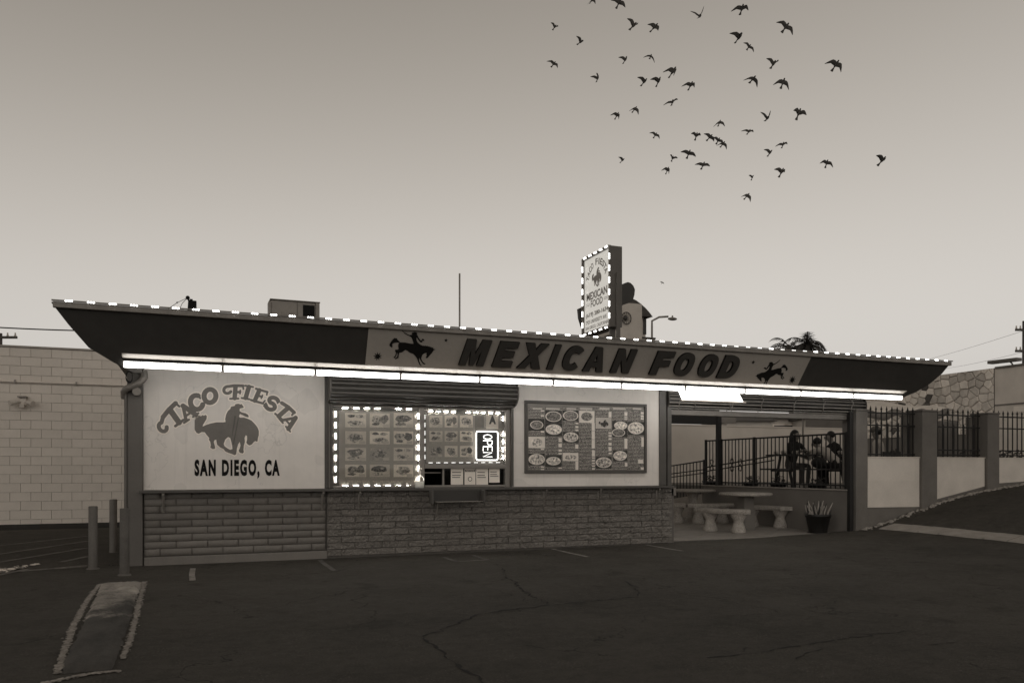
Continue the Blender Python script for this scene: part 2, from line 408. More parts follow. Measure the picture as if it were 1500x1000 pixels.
# ================================================================== THE SETTING
# ground: flat car park, rising drive to the right
PX = [-400, -60, -8, -3, 0, 3, 6, 8, 10, 12.0, 12.6, 13.05, 13.4, 13.9, 14.5, 15.2, 15.9, 16.6, 17.5, 19, 22, 30, 60, 400]
PZ = [0, 0, 0, 0, 0, 0, .005, .015, .04, .08, .11, .17, .25, .38, .545, .70, .82, .92, 1.0, 1.08, 1.2, 1.2, 1.2, 1.2]
def ground_z(x, y=-1.):
    return float(np.interp(x, PX, PZ)) if y <= .1 else float(np.interp(x, [-400, 8, 10, 400], [0, .015, .03, .03]))
mb = MB(); ys = [-400, -60, -30, -20, -12, -8, -5, -3, -1.5, -.5, .1, .12, 3, 8, 15, 40, 100, 400]
vs = [(x, y, ground_z(x, y)) for y in ys for x in PX]; W_ = len(PX)
mb.add(vs, [(j * W_ + i, j * W_ + i + 1, (j + 1) * W_ + i + 1, (j + 1) * W_ + i) for j in range(len(ys) - 1) for i in range(W_ - 1)])
tag(mb.build('ground', 'asphalt'), kind='structure')

# painted bay lines, on the ground 4 mm up
def ground_strip(name, pts, wd, mat, lift=.004, jag=0., label=None):
    pts = [Vector((p[0], p[1], 0)) for p in pts]
    if jag:
        q = []
        for a, b in zip(pts, pts[1:]):
            k = max(2, int((b - a).length / .06))
            for i in range(k):
                p = a.lerp(b, i / k); q.append(p + Vector((random.gauss(0, jag), random.gauss(0, jag), 0)))
        pts = q + [pts[-1]]
    mb = MB(); vs = []
    for i, p in enumerate(pts):
        d = (pts[min(i + 1, len(pts) - 1)] - pts[max(i - 1, 0)]).normalized(); s = Vector((-d.y, d.x, 0))
        e = wd / 2 * (random.choice((.15, .4, .8, 1, 1.4)) if jag else 1)
        if jag: e *= min(1, .15 + .5 * min(i, len(pts) - 1 - i))
        for sg in (-1, 1):
            g = p + s * sg * e; vs.append((g.x, g.y, ground_z(g.x, g.y) + lift))
    mb.add(vs, [(2 * i, 2 * i + 2, 2 * i + 3, 2 * i + 1) for i in range(len(pts) - 1)])
    return tag(mb.build(name, mat), label, kind='structure')
for x, y0, y1 in ((.68, -.6, -1.85), (2.40, -.25, -1.55), (4.19, -.55, -1.2), (4.68, -.46, -1.15), (6.2, .02 - .1, -1.35), (7.96, -.12, -1.22)):
    ground_strip('parking_line', [(x, y0), (x - .01, (y0 + y1) / 2), (x, y1)], .07 if x < 6 else .06, 'line' if x > 5 or x < 1 else M('faded_line', .10, .85, (5, .4), (30, .3), bm=None))
ground_strip('parking_line', [(4.19, -1.18), (4.68, -1.13)], .04, 'line')
for a, b in (((-70, 823), (128, 793.5)), ((-70, 836), (128, 803.5)), ((-40, 850), (129, 816)), ((-60, 843), (129, 829.5)), ((-70, 808), (128, 786))):
    ground_strip('parking_line', [atZ(*a, 0), atZ(*b, 0)], .09, M('faded_bay_line', .14, .85, (5, .4), (30, .3), bm=None))
# cracks traced in the asphalt
MT['crack'] = M('crack_dark', .012, .95, bm=None)  # flat near-black tone of the crack strips
def px_line(l, ox, oy, s): return [atZ(ox + x / s, oy + y / s, .0) for x, y in l]
for l in ([(490, 145), (505, 185), (545, 200), (555, 225), (620, 265), (690, 293)],
          [(100, 410), (150, 425), (215, 405), (300, 370), (410, 325), (540, 312), (690, 293), (850, 280), (1000, 265), (1040, 262)],
          [(1040, 262), (1035, 225), (1000, 205), (975, 195)],
          [(165, 425), (210, 460), (285, 520), (320, 555), (385, 585), (390, 640)]):
    ground_strip('pavement_crack', px_line(l, 560, 780, 2.778), .024, 'crack', .003, .016)
for l in ([(-60, 745), (150, 725), (350, 693), (500, 672), (640, 650), (800, 630), (950, 612)], [(395, 755), (440, 720), (520, 700)], [(1000, 690), (1060, 680), (1180, 670)]):
    ground_strip('pavement_crack', px_line(l, 1050, 740, 3.333), .020, 'crack', .003, .014)
# concrete gutter strip across the foot of the drive
mb = MB(); n = 30
for sx in range(n):
    y0, y1 = -.35 - sx * .45, -.35 - (sx + 1) * .45
    xl0, xl1 = 13.02 - .02 * sx + random.uniform(-.02, .02), 13.02 - .02 * (sx + 1)
    vs = []
    for y, x in ((y0, xl0), (y1, xl1)):
        for dx, dz in ((0, .002), (.03, .02), (.40, .016), (.43, .002)):
            vs.append((x + dx, y, ground_z(x + dx) + dz + (.004 if sx % 6 else 0)))
    mb.add(vs, [(i, i + 1, 5 + i, 4 + i) for i in range(3)])
tag(mb.build('gutter', 'concrete'), 'pale cracked concrete gutter strip at the foot of the drive', kind='structure')

# ------------------------------------------------------------------ concrete island with worn paint
def island_mat():
    m, n, b = base_mat('worn_painted_concrete'); co = coords(n)
    a = noise(n, co, 1.6, 7, .7); c = noise(n, co, 40, 4, .75); e = noise(n, coords(n, scale=(1, .35, 1)), 4, 5, .7)
    sy = n.nodes.new('ShaderNodeSeparateXYZ'); n.links.new(co, sy.inputs[0]); wear = math_(n, 'MULTIPLY', math_(n, 'ADD', sy.outputs['Y'], 3.6), .13)
    p = math_(n, 'MULTIPLY', math_(n, 'SUBTRACT', math_(n, 'ADD', math_(n, 'ADD', a, wear), math_(n, 'MULTIPLY', c, .35)), .62), 5, True)
    f = math_(n, 'ADD', math_(n, 'MULTIPLY', p, .25), .055)
    f = math_(n, 'MULTIPLY', f, math_(n, 'ADD', math_(n, 'MULTIPLY', math_(n, 'SUBTRACT', e, .5), 2.6), 1.0))
    to_color(n, f, b, (1.1, 1, .88)); b.inputs['Roughness'].default_value = .9
    bump(n, b, math_(n, 'ADD', c, a), .6, .015); return m
MT['island'] = island_mat()
MT['edge_paint'] = M('chipped_edge_paint', .30, .85, (7, .4), (35, .4), bm=(40, .6, .012))
isl = empty('concrete_island', (-.08, -4, 0), 'low worn concrete island with chipped pale edges beside the bollards', 'kerb island')
nx, ny = 14, 60; vs = []; rd = random.Random(3)
for j in range(ny + 1):
    t = j / ny; y = -1.76 - 4.45 * t
    for i in range(nx + 1):
        q = i / nx; wl = -.30 + .19 * t; wr = .13 + .08 * t
        x = wl + (wr - wl) * q + (rd.gauss(0, .008) if i in (0, nx) else 0)
        e = min(q, 1 - q) * 2; h = .032 * min(1, e * 3.2) ** .6 * min(1, min(t, 1 - t) * 25) ** .5
        vs.append((x, y + rd.gauss(0, .003), .003 + h + rd.gauss(0, .0018) * (h > .01)))
mb = MB(); mb.add(vs, [(j * (nx + 1) + i, (j + 1) * (nx + 1) + i, (j + 1) * (nx + 1) + i + 1, j * (nx + 1) + i + 1) for j in range(ny) for i in range(nx)], True)
mb.build('top', 'island', isl)
def chips(pts, w0, seed, dens):
    """worn paint: many ragged flat flakes along a line"""
    rd = random.Random(seed); mb = MB(); P = [Vector((*p, 0)) for p in pts]
    for a, b in zip(P, P[1:]):
        L = (b - a).length; d = (b - a) / L; q = Vector((-d.y, d.x, 0))
        for k in range(int(L * dens)):
            c = a + d * rd.uniform(0, L) + q * rd.gauss(0, w0 * .16); r0 = rd.uniform(.004, .015); n_ = rd.randint(5, 7); a0 = rd.uniform(0, 6); z0 = .005 + rd.uniform(0, .004)
            mb.add([(c.x + r0 * rd.uniform(.5, 1.2) * math.cos(a0 + 6.283 * i / n_), c.y + 1.6 * r0 * rd.uniform(.5, 1.2) * math.sin(a0 + 6.283 * i / n_), z0) for i in range(n_)], [tuple(range(n_))])
    return mb
for pts, sd_, dn in (([(-.315, -1.78), (-.30, -3.2), (-.24, -4.6), (-.125, -6.2)], 1, 480), ([(.155, -1.78), (.19, -3.2), (.24, -5.2), (.24, -5.9)], 2, 420), ([(-.17, -6.44), (-.02, -6.33), (.12, -6.27), (.25, -6.27)], 3, 900)):
    o = chips(pts, .075, sd_, dn).build('painted_edge', 'edge_paint', isl); o['kind'] = 'stuff'

# scattered pale litter by the bay lines
mb = MB()
for i in range(70):
    t = random.random(); p = atZ(random.uniform(-4, 58), 0 + 833 - t * 5, 0); p = atZ(-2 + 60 * t, 838 - 11 * t + random.gauss(0, 1.2), .0)
    a = random.uniform(0, 3.1); r = random.uniform(.008, .03)
    mb.add([(p.x + r * math.cos(a + k * 1.57) * (1 if k % 2 else 2.2), p.y + r * math.sin(a + k * 1.57), random.uniform(.006, .03)) for k in range(4)] , [(0, 1, 2, 3)])
tag(mb.build('litter_scraps', 'paper'), 'scatter of pale paper scraps on the marked bay lines', 'litter', kind='stuff')

# ------------------------------------------------------------------ bollards
for (x, y, h), lab in zip(((-.555, -.18, .836), (-.494, 1.916, .851), (-.115, -1.01, .838)),
        ('grey steel bollard with chipped footing, farther from the stand corner post', 'grey steel bollard standing farthest back toward the block wall', 'grey steel bollard directly in front of the stand corner post')):
    b = empty('bollard', (x, y, 0), lab, 'bollard', 'grey steel bollards beside the stand')
    MB().lathe((x, y, 0), [(.056, 0), (.056, h - .01), (.05, h), (.0, h + .003)], 20).build('pipe', 'bollard', b)
    MB().lathe((x, y, 0), [(.085, -.01), (.075, .012), (.06, .018)], 14).build('footing', 'post', b)

# ------------------------------------------------------------------ block building on the left
bw_ = empty('block_building', (-4, 8.4, 0), 'windowless pale concrete block building wall behind the bollards', 'building')
box('wall', 'blockjoint', bw_, -9, 2.5, 8.415, 14, -.1, 4.02)
wallpart = bw_.children[0] if bw_.children else None
blk = [o for o in COL.objects if o.parent == bw_][0]
def rough_block(L, H, D, nx, nz, amp, edge, seed, freq=1.):
    """block with an uneven pillowed face, centred on x,z; face near y=0, back at y=D"""
    rd = random.Random(seed); v = []; f = []
    W = [(rd.uniform(4, 14) * freq, rd.uniform(10, 40) * freq, rd.uniform(0, 6.3), rd.uniform(.4, 1)) for _ in range(5)]
    ss = [0, .02] + [i / (nx - 2) for i in range(1, nx - 2)] + [.98, 1]; tt = [0, .1] + [j / (nz - 2) for j in range(1, nz - 2)] + [.9, 1]
    for j, t in enumerate(tt):
        for i, q in enumerate(ss):
            on = i in (0, nx) or j in (0, nz); x = (q - .5) * L; z = (t - .5) * H
            h = sum(a * math.sin(p * x + r * z + o) for p, r, o, a in W) / 5
            y = edge if on else -amp * (.45 + .55 * h + rd.uniform(-.25, .25) * (freq > 1))
            v.append((x, y, z))
    nx_, nz_ = len(ss) - 1, len(tt) - 1
    f = [(j * (nx_ + 1) + i, j * (nx_ + 1) + i + 1, (j + 1) * (nx_ + 1) + i + 1, (j + 1) * (nx_ + 1) + i) for j in range(nz_) for i in range(nx_)]
    rim = [i for i in range(nx_ + 1)] + [(j + 1) * (nx_ + 1) - 1 for j in range(1, nz_ + 1)] + [nz_ * (nx_ + 1) + i for i in range(nx_ - 1, -1, -1)] + [j * (nx_ + 1) for j in range(nz_ - 1, 0, -1)]
    o = len(v); v += [(v[i][0], D, v[i][2]) for i in rim]
    m = MB().add(v, f, freq <= 1); m.add(v, [(rim[k], o + k, o + (k + 1) % len(rim), rim[(k + 1) % len(rim)]) for k in range(len(rim))])
    return m
def mesh_of(mb, name, mat):
    me = mb.mesh(name); me.materials.append(MT[mat]); return me
blk_full = mesh_of(MB().box(-.1985, .1985, 0, .03, -.0965, .0965), 'block', 'block')
z = .005; row = 0
while z < 3.9:
    x = -4.72 + (.2 if row % 2 else 0)
    while x < -.15:
        add_obj('block', blk_full, None, blk, Matrix.Translation((x, 8.39 + random.uniform(0, .0012), z + .1))); x += .404
    z += .2005; row += 1
box('coping', 'blockjoint', bw_, -9, 2.5, 8.36, 14, 4.024, 4.06)
MT['berm'] = M('near_black_berm', .016, .9, (3, .3), (30, .2))  # near-black tone for the low sloped strip along the wall foot
tag(MB().prism([(7.75, .002), (8.0, .05), (8.385, .10), (8.385, .0)], -9, .6, lambda u, v, h: (h, u, v)).build('dark_berm', 'berm'), 'low dark berm at the foot of the block wall', kind='structure')
# conduit and lamp on the block wall
cz = atY(60, 560, 8.35).z
cp = empty('conduit_pipe', (-3, 8.35, cz), 'thin painted conduit running along the block wall', 'pipe')
MB().tube([(-5, 8.36, cz), (-.35, 8.36, cz)], .022, 8).build('pipe', 'block', cp)
for x in (-4.2, -3, -1.8, -.7): box('strap', 'metal', cp, x - .015, x + .015, 8.325, 8.39, cz - .04, cz + .04)
p = atY(33, 590, 8.3)
fl = empty('wall_floodlight', (p.x, 8.39, p.z), 'small twin head security light fixed to the block wall', 'security light')
MB().box(p.x - .09, p.x + .09, 8.22, 8.388, p.z + .12, p.z + .15).build('hood', 'metal', fl, .005)
MB().box(p.x - .06, p.x + .06, 8.30, 8.388, p.z - .06, p.z + .12).build('back_box', 'block', fl, .005)
for s in (-1, 1):
    MB().tube([(p.x + s * .06, 8.28, p.z + .02), (p.x + s * .16, 8.2, p.z - .0), (p.x + s * .22, 8.16, p.z - .02)], [.03, .055, .065], 12).build('lamp_head', 'house', fl)
MB().box(p.x - .045, p.x + .045, 8.2, 8.30, p.z - .11, p.z - .03).build('sensor', 'house', fl, .006)

# ================================================================== THE TACO STAND
st = empty('taco_stand', (4.2, 0, 0), 'low roadside taco stand with swept dark roof fascia and brick base', 'food stand')
core = MB(); core.box(.05, 8.40, .04, .12, 0, 1.02); core.box(.05, 2.56, .04, .12, 1.0, 2.74); core.box(5.42, 8.40, .04, .12, 1.0, 2.74)
core.box(2.56, 5.42, .04, .12, 2.30, 2.74); core.box(.05, .15, .12, 5.8, 0, 2.74); core.box(8.30, 8.40, .12, 5.8, 0, 2.74); core.box(.05, 8.4, 5.7, 5.8, 0, 2.74)
core.build('core_wall', 'plaster', st)
# upper plaster panels with stains and hairline cracks
def panel_mat():
    m, n, b = base_mat('stained_plaster'); co = coords(n)
    a = noise(n, co, 1.3, 5, .6); c = noise(n, co, 9, 5, .6)
    f = math_(n, 'ADD', math_(n, 'MULTIPLY', math_(n, 'SUBTRACT', a, .5), .30), math_(n, 'MULTIPLY', math_(n, 'SUBTRACT', c, .5), .12))
    wv = node(n, 'ShaderNodeTexNoise', Scale=.55, Detail=6); n.links.new(co, wv.inputs['Vector'])
    ln = math_(n, 'ABSOLUTE', math_(n, 'SUBTRACT', wv.outputs['Fac'], .5)); hair = math_(n, 'LESS_THAN', ln, .0013)
    f = math_(n, 'SUBTRACT', math_(n, 'ADD', f, 1.0), math_(n, 'MULTIPLY', hair, .12))
    pt = math_(n, 'MULTIPLY', math_(n, 'GREATER_THAN', noise(n, co, 1.2, 2), .60), .07)
    drip = math_(n, 'MULTIPLY', math_(n, 'SUBTRACT', noise(n, coords(n, scale=(9, 1, .5)), 1.6, 4, .6), .55), 1.2, True); pt = math_(n, 'ADD', pt, math_(n, 'MULTIPLY', drip, .5))
    f = math_(n, 'MULTIPLY', math_(n, 'SUBTRACT', f, pt), .67)
    to_color(n, f, b, (1.08, 1, .92)); b.inputs['Roughness'].default_value = .55; bump(n, b, noise(n, co, 22, 4), .12, .006); return m
MT['panel'] = panel_mat()
box('plaster_panel', 'panel', st, .045, 2.50, -.012, .038, 1.04, 2.735)
box('plaster_panel', 'panel', st, 5.50, 8.28, -.012, .038, 1.04, 2.735)
box('panel_edge', 'ledge', st, 2.50, 2.56, -.03, .038, 1.04, 2.735, .006)
box('panel_edge', 'ledge', st, 8.28, 8.42, -.035, .038, 1.04, 2.735, .006)
# corner post with pipe bend
box('corner_post', 'post', st, -.155, .04, -.09, .10, 0, 2.66, .012)
box('corner_post', 'post', st, 8.43, 8.56, -.06, .10, .02, 1.0, .01)
# base bricks
bwall = MB().box(.045, 2.53, -.022, .039, -.02, 1.0).box(2.531, 8.42, -.043, .039, -.02, 1.0).build('brick_base', 'mortar', st)
smooth_full = [mesh_of(rough_block(.4055, .0935, .05, 10, 4, .014, .006, 10 + k), 'brick', 'brick') for k in range(6)]
smooth_half = [mesh_of(rough_block(.2005, .0935, .05, 5, 4, .014, .006, 30 + k), 'brick', 'brick') for k in range(3)]
split_full = [mesh_of(rough_block(.4095, .0955, .05, 16, 5, .022, .006, 50 + k, 2.2), 'brick', 'split') for k in range(8)]
split_half = [mesh_of(rough_block(.203, .0955, .05, 8, 5, .022, .006, 70 + k, 2.2), 'brick', 'split') for k in range(3)]
for r in range(10):
    z = .965 - r * .0985
    def lay(x0, x1, full, half, ln, yf, j):
        x = x0
        if r % 2 == j: add_obj('brick', random.choice(half), None, bwall, Matrix.Translation((x + ln / 4 - .004, yf, z))); x += ln / 2
        while x < x1 - .05:
            if x + ln <= x1 + .02: add_obj('brick', random.choice(full), None, bwall, Matrix.Translation((x + ln / 2 - .004, yf + random.uniform(-.004, .004), z))); x += ln
            else: add_obj('brick', random.choice(half), None, bwall, Matrix.Translation((x + ln / 4 - .004, yf, z))); x += ln / 2
    if r < 9: lay(.055, 2.52, smooth_full, smooth_half, .41, -.040, 0)
    lay(2.535, 8.40, split_full, split_half, .413, -.052, 1)
box('plinth', 'brick', st, .05, 2.53, -.055, -.0285, -.02, .115, .008)
# ledge shelf with brackets
lg = empty('counter_ledge', (4.2, -.1, 1.03), 'long narrow shelf ledge above the brick base on metal brackets', 'shelf')
box('shelf', 'ledge', lg, .0, 8.50, -.20, -.014, 1.008, 1.036, .006)
box('lip', 'ledge', lg, .0, 8.50, -.215, -.2005, 1.0, 1.037, .004)
br = mesh_of(MB().box(-.014, .014, -.17, -.0, -.02, .02).box(-.014, .014, -.055, -.035, -.26, .02).tube([(0, -.16, -.01), (0, -.055, -.24)], .009, 6), 'bracket', 'metal')
for x in (.30, 2.46, 3.0, 6.05, 7.05, 8.2): add_obj('bracket', br, None, lg, Matrix.Translation((x, -.014, .985)))
# fold-down tray below the serving hatch
tr = empty('serving_tray', (4.5, -.2, .95), 'dark steel pass tray hanging below the serving hatch on the ledge', 'tray')
box('back_plate', 'letter', tr, 4.12, 4.88, -.235, -.222, .83, 1.0, .003)
box('bottom', 'metal', tr, 4.12, 4.88, -.36, -.222, .818, .8295, .003)
for x in (4.05, 4.885): box('side', 'ledge', tr, x, x + .035, -.37, -.218, .80, 1.0, .003)
MB().tube([(4.19, -.24, .82), (4.19, -.15, .62)], .014, 8).build('strut', 'metal', tr)

# ---- roof and fascia
roof_out = [(-.88, 3.30), (.0, 3.30)]
F0 = Vector((0, -.75, 2.76)); FV = Vector((0, -.25, .60)).normalized(); FU = Vector((1, 0, 0))
FAS = frame(F0, FU, FV)                     # u = X, v up the leaning fascia, facing out and down
def fas(px, py):
    n = FU.cross(FV); p = on_plane(px, py, F0, n); d = p - F0; return (d.dot(FU), d.dot(FV))
VT = .65
outl = [fas(75, 443)] + [fas(x, y) for x, y in ((100, 475), (130, 509), (165, 530), (196, 546), (208, 546))]
outl += [(.06, .0), (13.0, .0)] + [fas(x, y) for x, y in ((1325, 581), (1342, 574), (1362, 562), (1380, 547))] + [fas(1393, 531)]
fa = shape('fascia', [outl], .05, 'fascia', st, FAS @ Matrix.Translation((0, 0, -.05)))
uT0, vT0 = fas(75, 443); uT1, vT1 = fas(1393, 531); VTOP = (vT0 + vT1) / 2
shape('fascia_panel', [[fas(540, 477.5 + 2), fas(1188, 521.5 + 1), (fas(1167, 566)[0], .03), (fas(535, 530)[0], .03)]], .006, 'fascia_panel', st, FAS @ Matrix.Translation((0, 0, .0015)))
# edge trim along the top
tp = F0 + FV * VTOP
MB().box(uT0 + .02, uT1 - .02, tp.y - .035, tp.y + .03, tp.z - .06, tp.z + .012).build('edge_trim', 'trim', st, .006)
roofm = MB(); roofm.box(.05, 8.5, -.69, 5.9, 2.742, 3.22); roofm.box(8.502, 13.0, -.69, 1.0, 2.742, 3.22)
roofm.box(-.6, 14.0, -.93, -.70, 3.20, 3.30); roofm.box(-.45, .048, -.69, 5.9, 3.0, 3.22)
roofm.build('roof', 'soffit', st)
box('gutter_rail', 'trim', st, -.02, 13.1, -.72, -.60, 2.705, 2.7405, .004)
# raised letters
def ell(cx, cy, rx, ry, n=26, p=2.4, a0=0., a1=2 * math.pi):
    out = []
    for i in range(n + (0 if a1 - a0 > 6.28 else 1)):
        a = a0 + (a1 - a0) * i / n; c, s_ = math.cos(a), math.sin(a)
        out.append((cx + rx * abs(c) ** (2 / p) * (1 if c >= 0 else -1), cy + ry * abs(s_) ** (2 / p) * (1 if s_ >= 0 else -1)))
    return out
GL = {
 'M': [[(0, 0), (0, 1), (.37, 1), (.5, .42), (.63, 1), (1, 1), (1, 0), (.72, 0), (.72, .62), (.58, 0), (.42, 0), (.28, .62), (.28, 0)]],
 'E': [[(0, 0), (0, 1), (1, 1), (1, .75), (.38, .75), (.38, .63), (.93, .63), (.93, .39), (.38, .39), (.38, .25), (1, .25), (1, 0)]],
 'X': [[(0, 0), (.34, .51), (.02, 1), (.40, 1), (.52, .74), (.66, 1), (1, 1), (.69, .52), (1, 0), (.63, 0), (.50, .28), (.34, 0)]],
 'I': [[(0, 0), (0, 1), (1, 1), (1, 0)]],
 'C': [ell(.5, .5, .5, .5, 26, 2.3, R(38), R(322)) + ell(.53, .5, .2, .25, 20, 2.3, R(38), R(322))[::-1]],
 'A': [[(0, 0), (.33, 1), (.67, 1), (1, 0), (.68, 0), (.63, .2), (.37, .2), (.32, 0)], [(.42, .4), (.5, .72), (.58, .4)]],
 'N': [[(0, 0), (0, 1), (.34, 1), (.66, .45), (.66, 1), (1, 1), (1, 0), (.66, 0), (.34, .55), (.34, 0)]],
 'F': [[(0, 0), (0, 1), (1, 1), (1, .75), (.40, .75), (.40, .62), (.92, .62), (.92, .37), (.40, .37), (.40, 0)]],
 'O': [ell(.5, .5, .5, .5), ell(.5, .5, .19, .25)[::-1]],
 'D': [[(0, 0), (0, 1), (.45, 1)] + ell(.45, .5, .55, .5, 16, 2.2, R(-90), R(90))[::-1] + [(.45, 0)], [(.37, .25), (.37, .75)] + ell(.45, .5, .2, .25, 12, 2.2, R(-90), R(90))[::-1]],
}
v0, v1 = fas(671, 533.4)[1], fas(679, 495)[1]
ltr = [('M', 670.3, 719.4), ('E', 718.7, 759.7), ('X', 755, 803), ('I', 798.6, 821), ('C', 819, 856.5), ('A', 850.7, 886.6), ('N', 891, 932),
       ('F', 948, 988), ('O', 982, 1018.6), ('O', 1017, 1053), ('D', 1046.5, 1086)]
for ch, a, b in ltr:
    sl_ = .235 * (v1 - v0)
    def yb(px): return 533.5 + (px - 671) * (557.0 - 533.5) / (1085 - 671)
    uL = fas(a, yb(a))[0]; uR = fas(b, yb(b) - 35)[0]
    if ch in 'CO': wd = uR - uL - sl_ * .55; uL -= .0; off = sl_ * .0
    else: wd = uR - uL - sl_; off = 0
    if ch == 'A': wd = uR - uL; off = 0
    if ch in 'CO': uL -= sl_ * .22
    loops = [[(uL + off + x * wd + sl_ * (y if ch != 'A' else y * .55), v0 + y * (v1 - v0)) for x, y in L] for L in GL[ch]]
    o = shape('letter', loops, .045, 'black', st, FAS @ Matrix.Translation((0, 0, .008)))
    shape('letter_face', loops, .004, 'letter', o, FAS @ Matrix.Translation((0, 0, .0535)))
# painted bronco rider on the fascia, mirrored at the other end
RIDER = [(350,98),(365,105),(400,140),(450,170),(490,190),(520,190),(545,180),(535,160),(545,150),(565,150),(575,138),(600,135),(615,145),(635,150),(640,165),(625,175),(640,190),(655,225),(680,265),(705,295),(720,290),(715,270),(735,260),(760,268),(768,290),(755,300),(745,285),(730,290),(735,310),(720,325),(700,325),(680,310),(650,270),(630,240),(620,245),(625,285),(640,320),(665,345),(700,370),(740,388),(760,385),(775,395),(790,382),(800,395),(825,388),(835,400),(860,398),(870,412),(890,405),(905,425),(930,412),(925,440),(970,455),(935,470),(925,490),(905,520),(880,545),(850,580),(825,610),(800,612),(790,600),(810,570),(805,540),(812,515),(780,520),(750,535),(725,560),(715,590),(710,625),(725,660),(750,695),(790,718),(770,728),(740,715),(705,670),(690,640),(680,612),(668,625),(670,660),(690,710),(700,735),(725,750),(700,755),(680,735),(655,680),(645,645),(620,600),(590,560),(560,535),(520,520),(480,500),(450,475),(420,462),(395,480),(360,505),(310,515),(300,545),(295,585),(290,610),(260,620),(245,635),(228,625),(245,605),(270,590),(275,560),(275,525),(262,520),(258,560),(240,590),(225,612),(205,605),(205,590),(225,580),(240,550),(248,515),(232,490),(235,460),(265,458),(290,455),(295,430),(288,400),(295,360),(310,335),(290,325),(250,325),(215,335),(185,350),(175,375),(190,385),(175,400),(180,420),(155,410),(140,400),(125,380),(140,345),(160,310),(185,285),(185,265),(205,265),(210,245),(235,250),(265,250),(275,275),(300,300),(325,325),(360,325),(420,328),(480,342),(540,352),(570,350),(560,310),(540,255),(520,225),(490,210),(450,190),(400,160),(365,120)]
rid = [fas(560 + x / 12.5, 475 + y / 12.5) for x, y in RIDER]
shape('rider_emblem', [rid], .004, 'black', st, FAS @ Matrix.Translation((0, 0, .009)))
cu_ = sum(p[0] for p in rid) / len(rid); cv_ = sum(p[1] for p in rid) / len(rid)
c2 = fas(1131, 545); rot = R(20); rd2 = []
for u, v in rid:
    a, b = -(u - cu_) * 1.02, (v - cv_) * .93; rd2.append((c2[0] + a * math.cos(rot) - b * math.sin(rot) * .9, c2[1] + (a * math.sin(rot) * .55 + b * math.cos(rot) * .95)))
shape('rider_emblem', [rd2], .004, 'black', st, FAS @ Matrix.Translation((0, 0, .009)))
for (px, py), r, k in (((553, 521.5), .065, 9), ((653, 498), .03, 5), ((1160, 556), .075, 9), ((1103, 530), .035, 5)):
    c = fas(px, py); shape('star_emblem', [[(c[0] + r * (1 if i % 2 == 0 else .42) * math.cos(math.pi * i / k + .3), c[1] + r * (1 if i % 2 == 0 else .42) * math.sin(math.pi * i / k + .3)) for i in range(2 * k)]], .004, 'black', st, FAS @ Matrix.Translation((0, 0, .009)))

# ---- wall sign: arched swash lettering, bronco and town name painted on the plaster
WS = WALL(-.0125)
def wz(zx, zy): p = atY(180 + zx / 4.672, 530 + zy / 4.672, -.0125); return (p.x, p.z)
HORSE = [(490,400),(500,385),(515,378),(520,368),(535,372),(545,362),(555,368),(565,360),(575,370),(572,390),(560,410),(548,430),(545,442),(570,430),(600,420),(640,412),(690,412),(703,410),(700,390),(706,360),(718,335),(735,320),(740,305),(765,300),(770,288),(790,285),(805,290),(812,286),(822,300),(828,312),(815,315),(800,318),(798,335),(815,345),(840,350),(858,362),(862,378),(850,378),(835,372),(815,362),(800,355),(795,372),(800,380),(830,380),(855,388),(880,400),(900,420),(920,445),(930,470),(930,500),(925,515),(920,545),(905,540),(895,548),(880,565),(865,570),(850,560),(845,550),(850,530),(850,505),(840,500),(832,520),(835,545),(828,570),(825,600),(828,615),(820,625),(800,620),(792,605),(800,590),(805,570),(800,545),(790,560),(780,590),(778,610),(775,630),(765,637),(745,628),(720,620),(700,610),(690,595),(668,585),(645,565),(640,540),(640,530),(625,535),(622,550),(630,575),(632,592),(615,595),(598,585),(602,570),(598,545),(588,530),(592,520),(575,500),(560,480),(540,478),(520,490),(505,485),(492,465),(488,440)]
HOLE = [(690,560),(700,530),(720,512),(735,520),(742,545),(748,575),(750,595),(735,600),(715,590),(695,575)]
def arc(cx, cy, rx, ry, a0, a1, n=12): return [(cx + rx * math.cos(R(a0 + (a1 - a0) * i / n)), cy + ry * math.sin(R(a0 + (a1 - a0) * i / n))) for i in range(n + 1)]
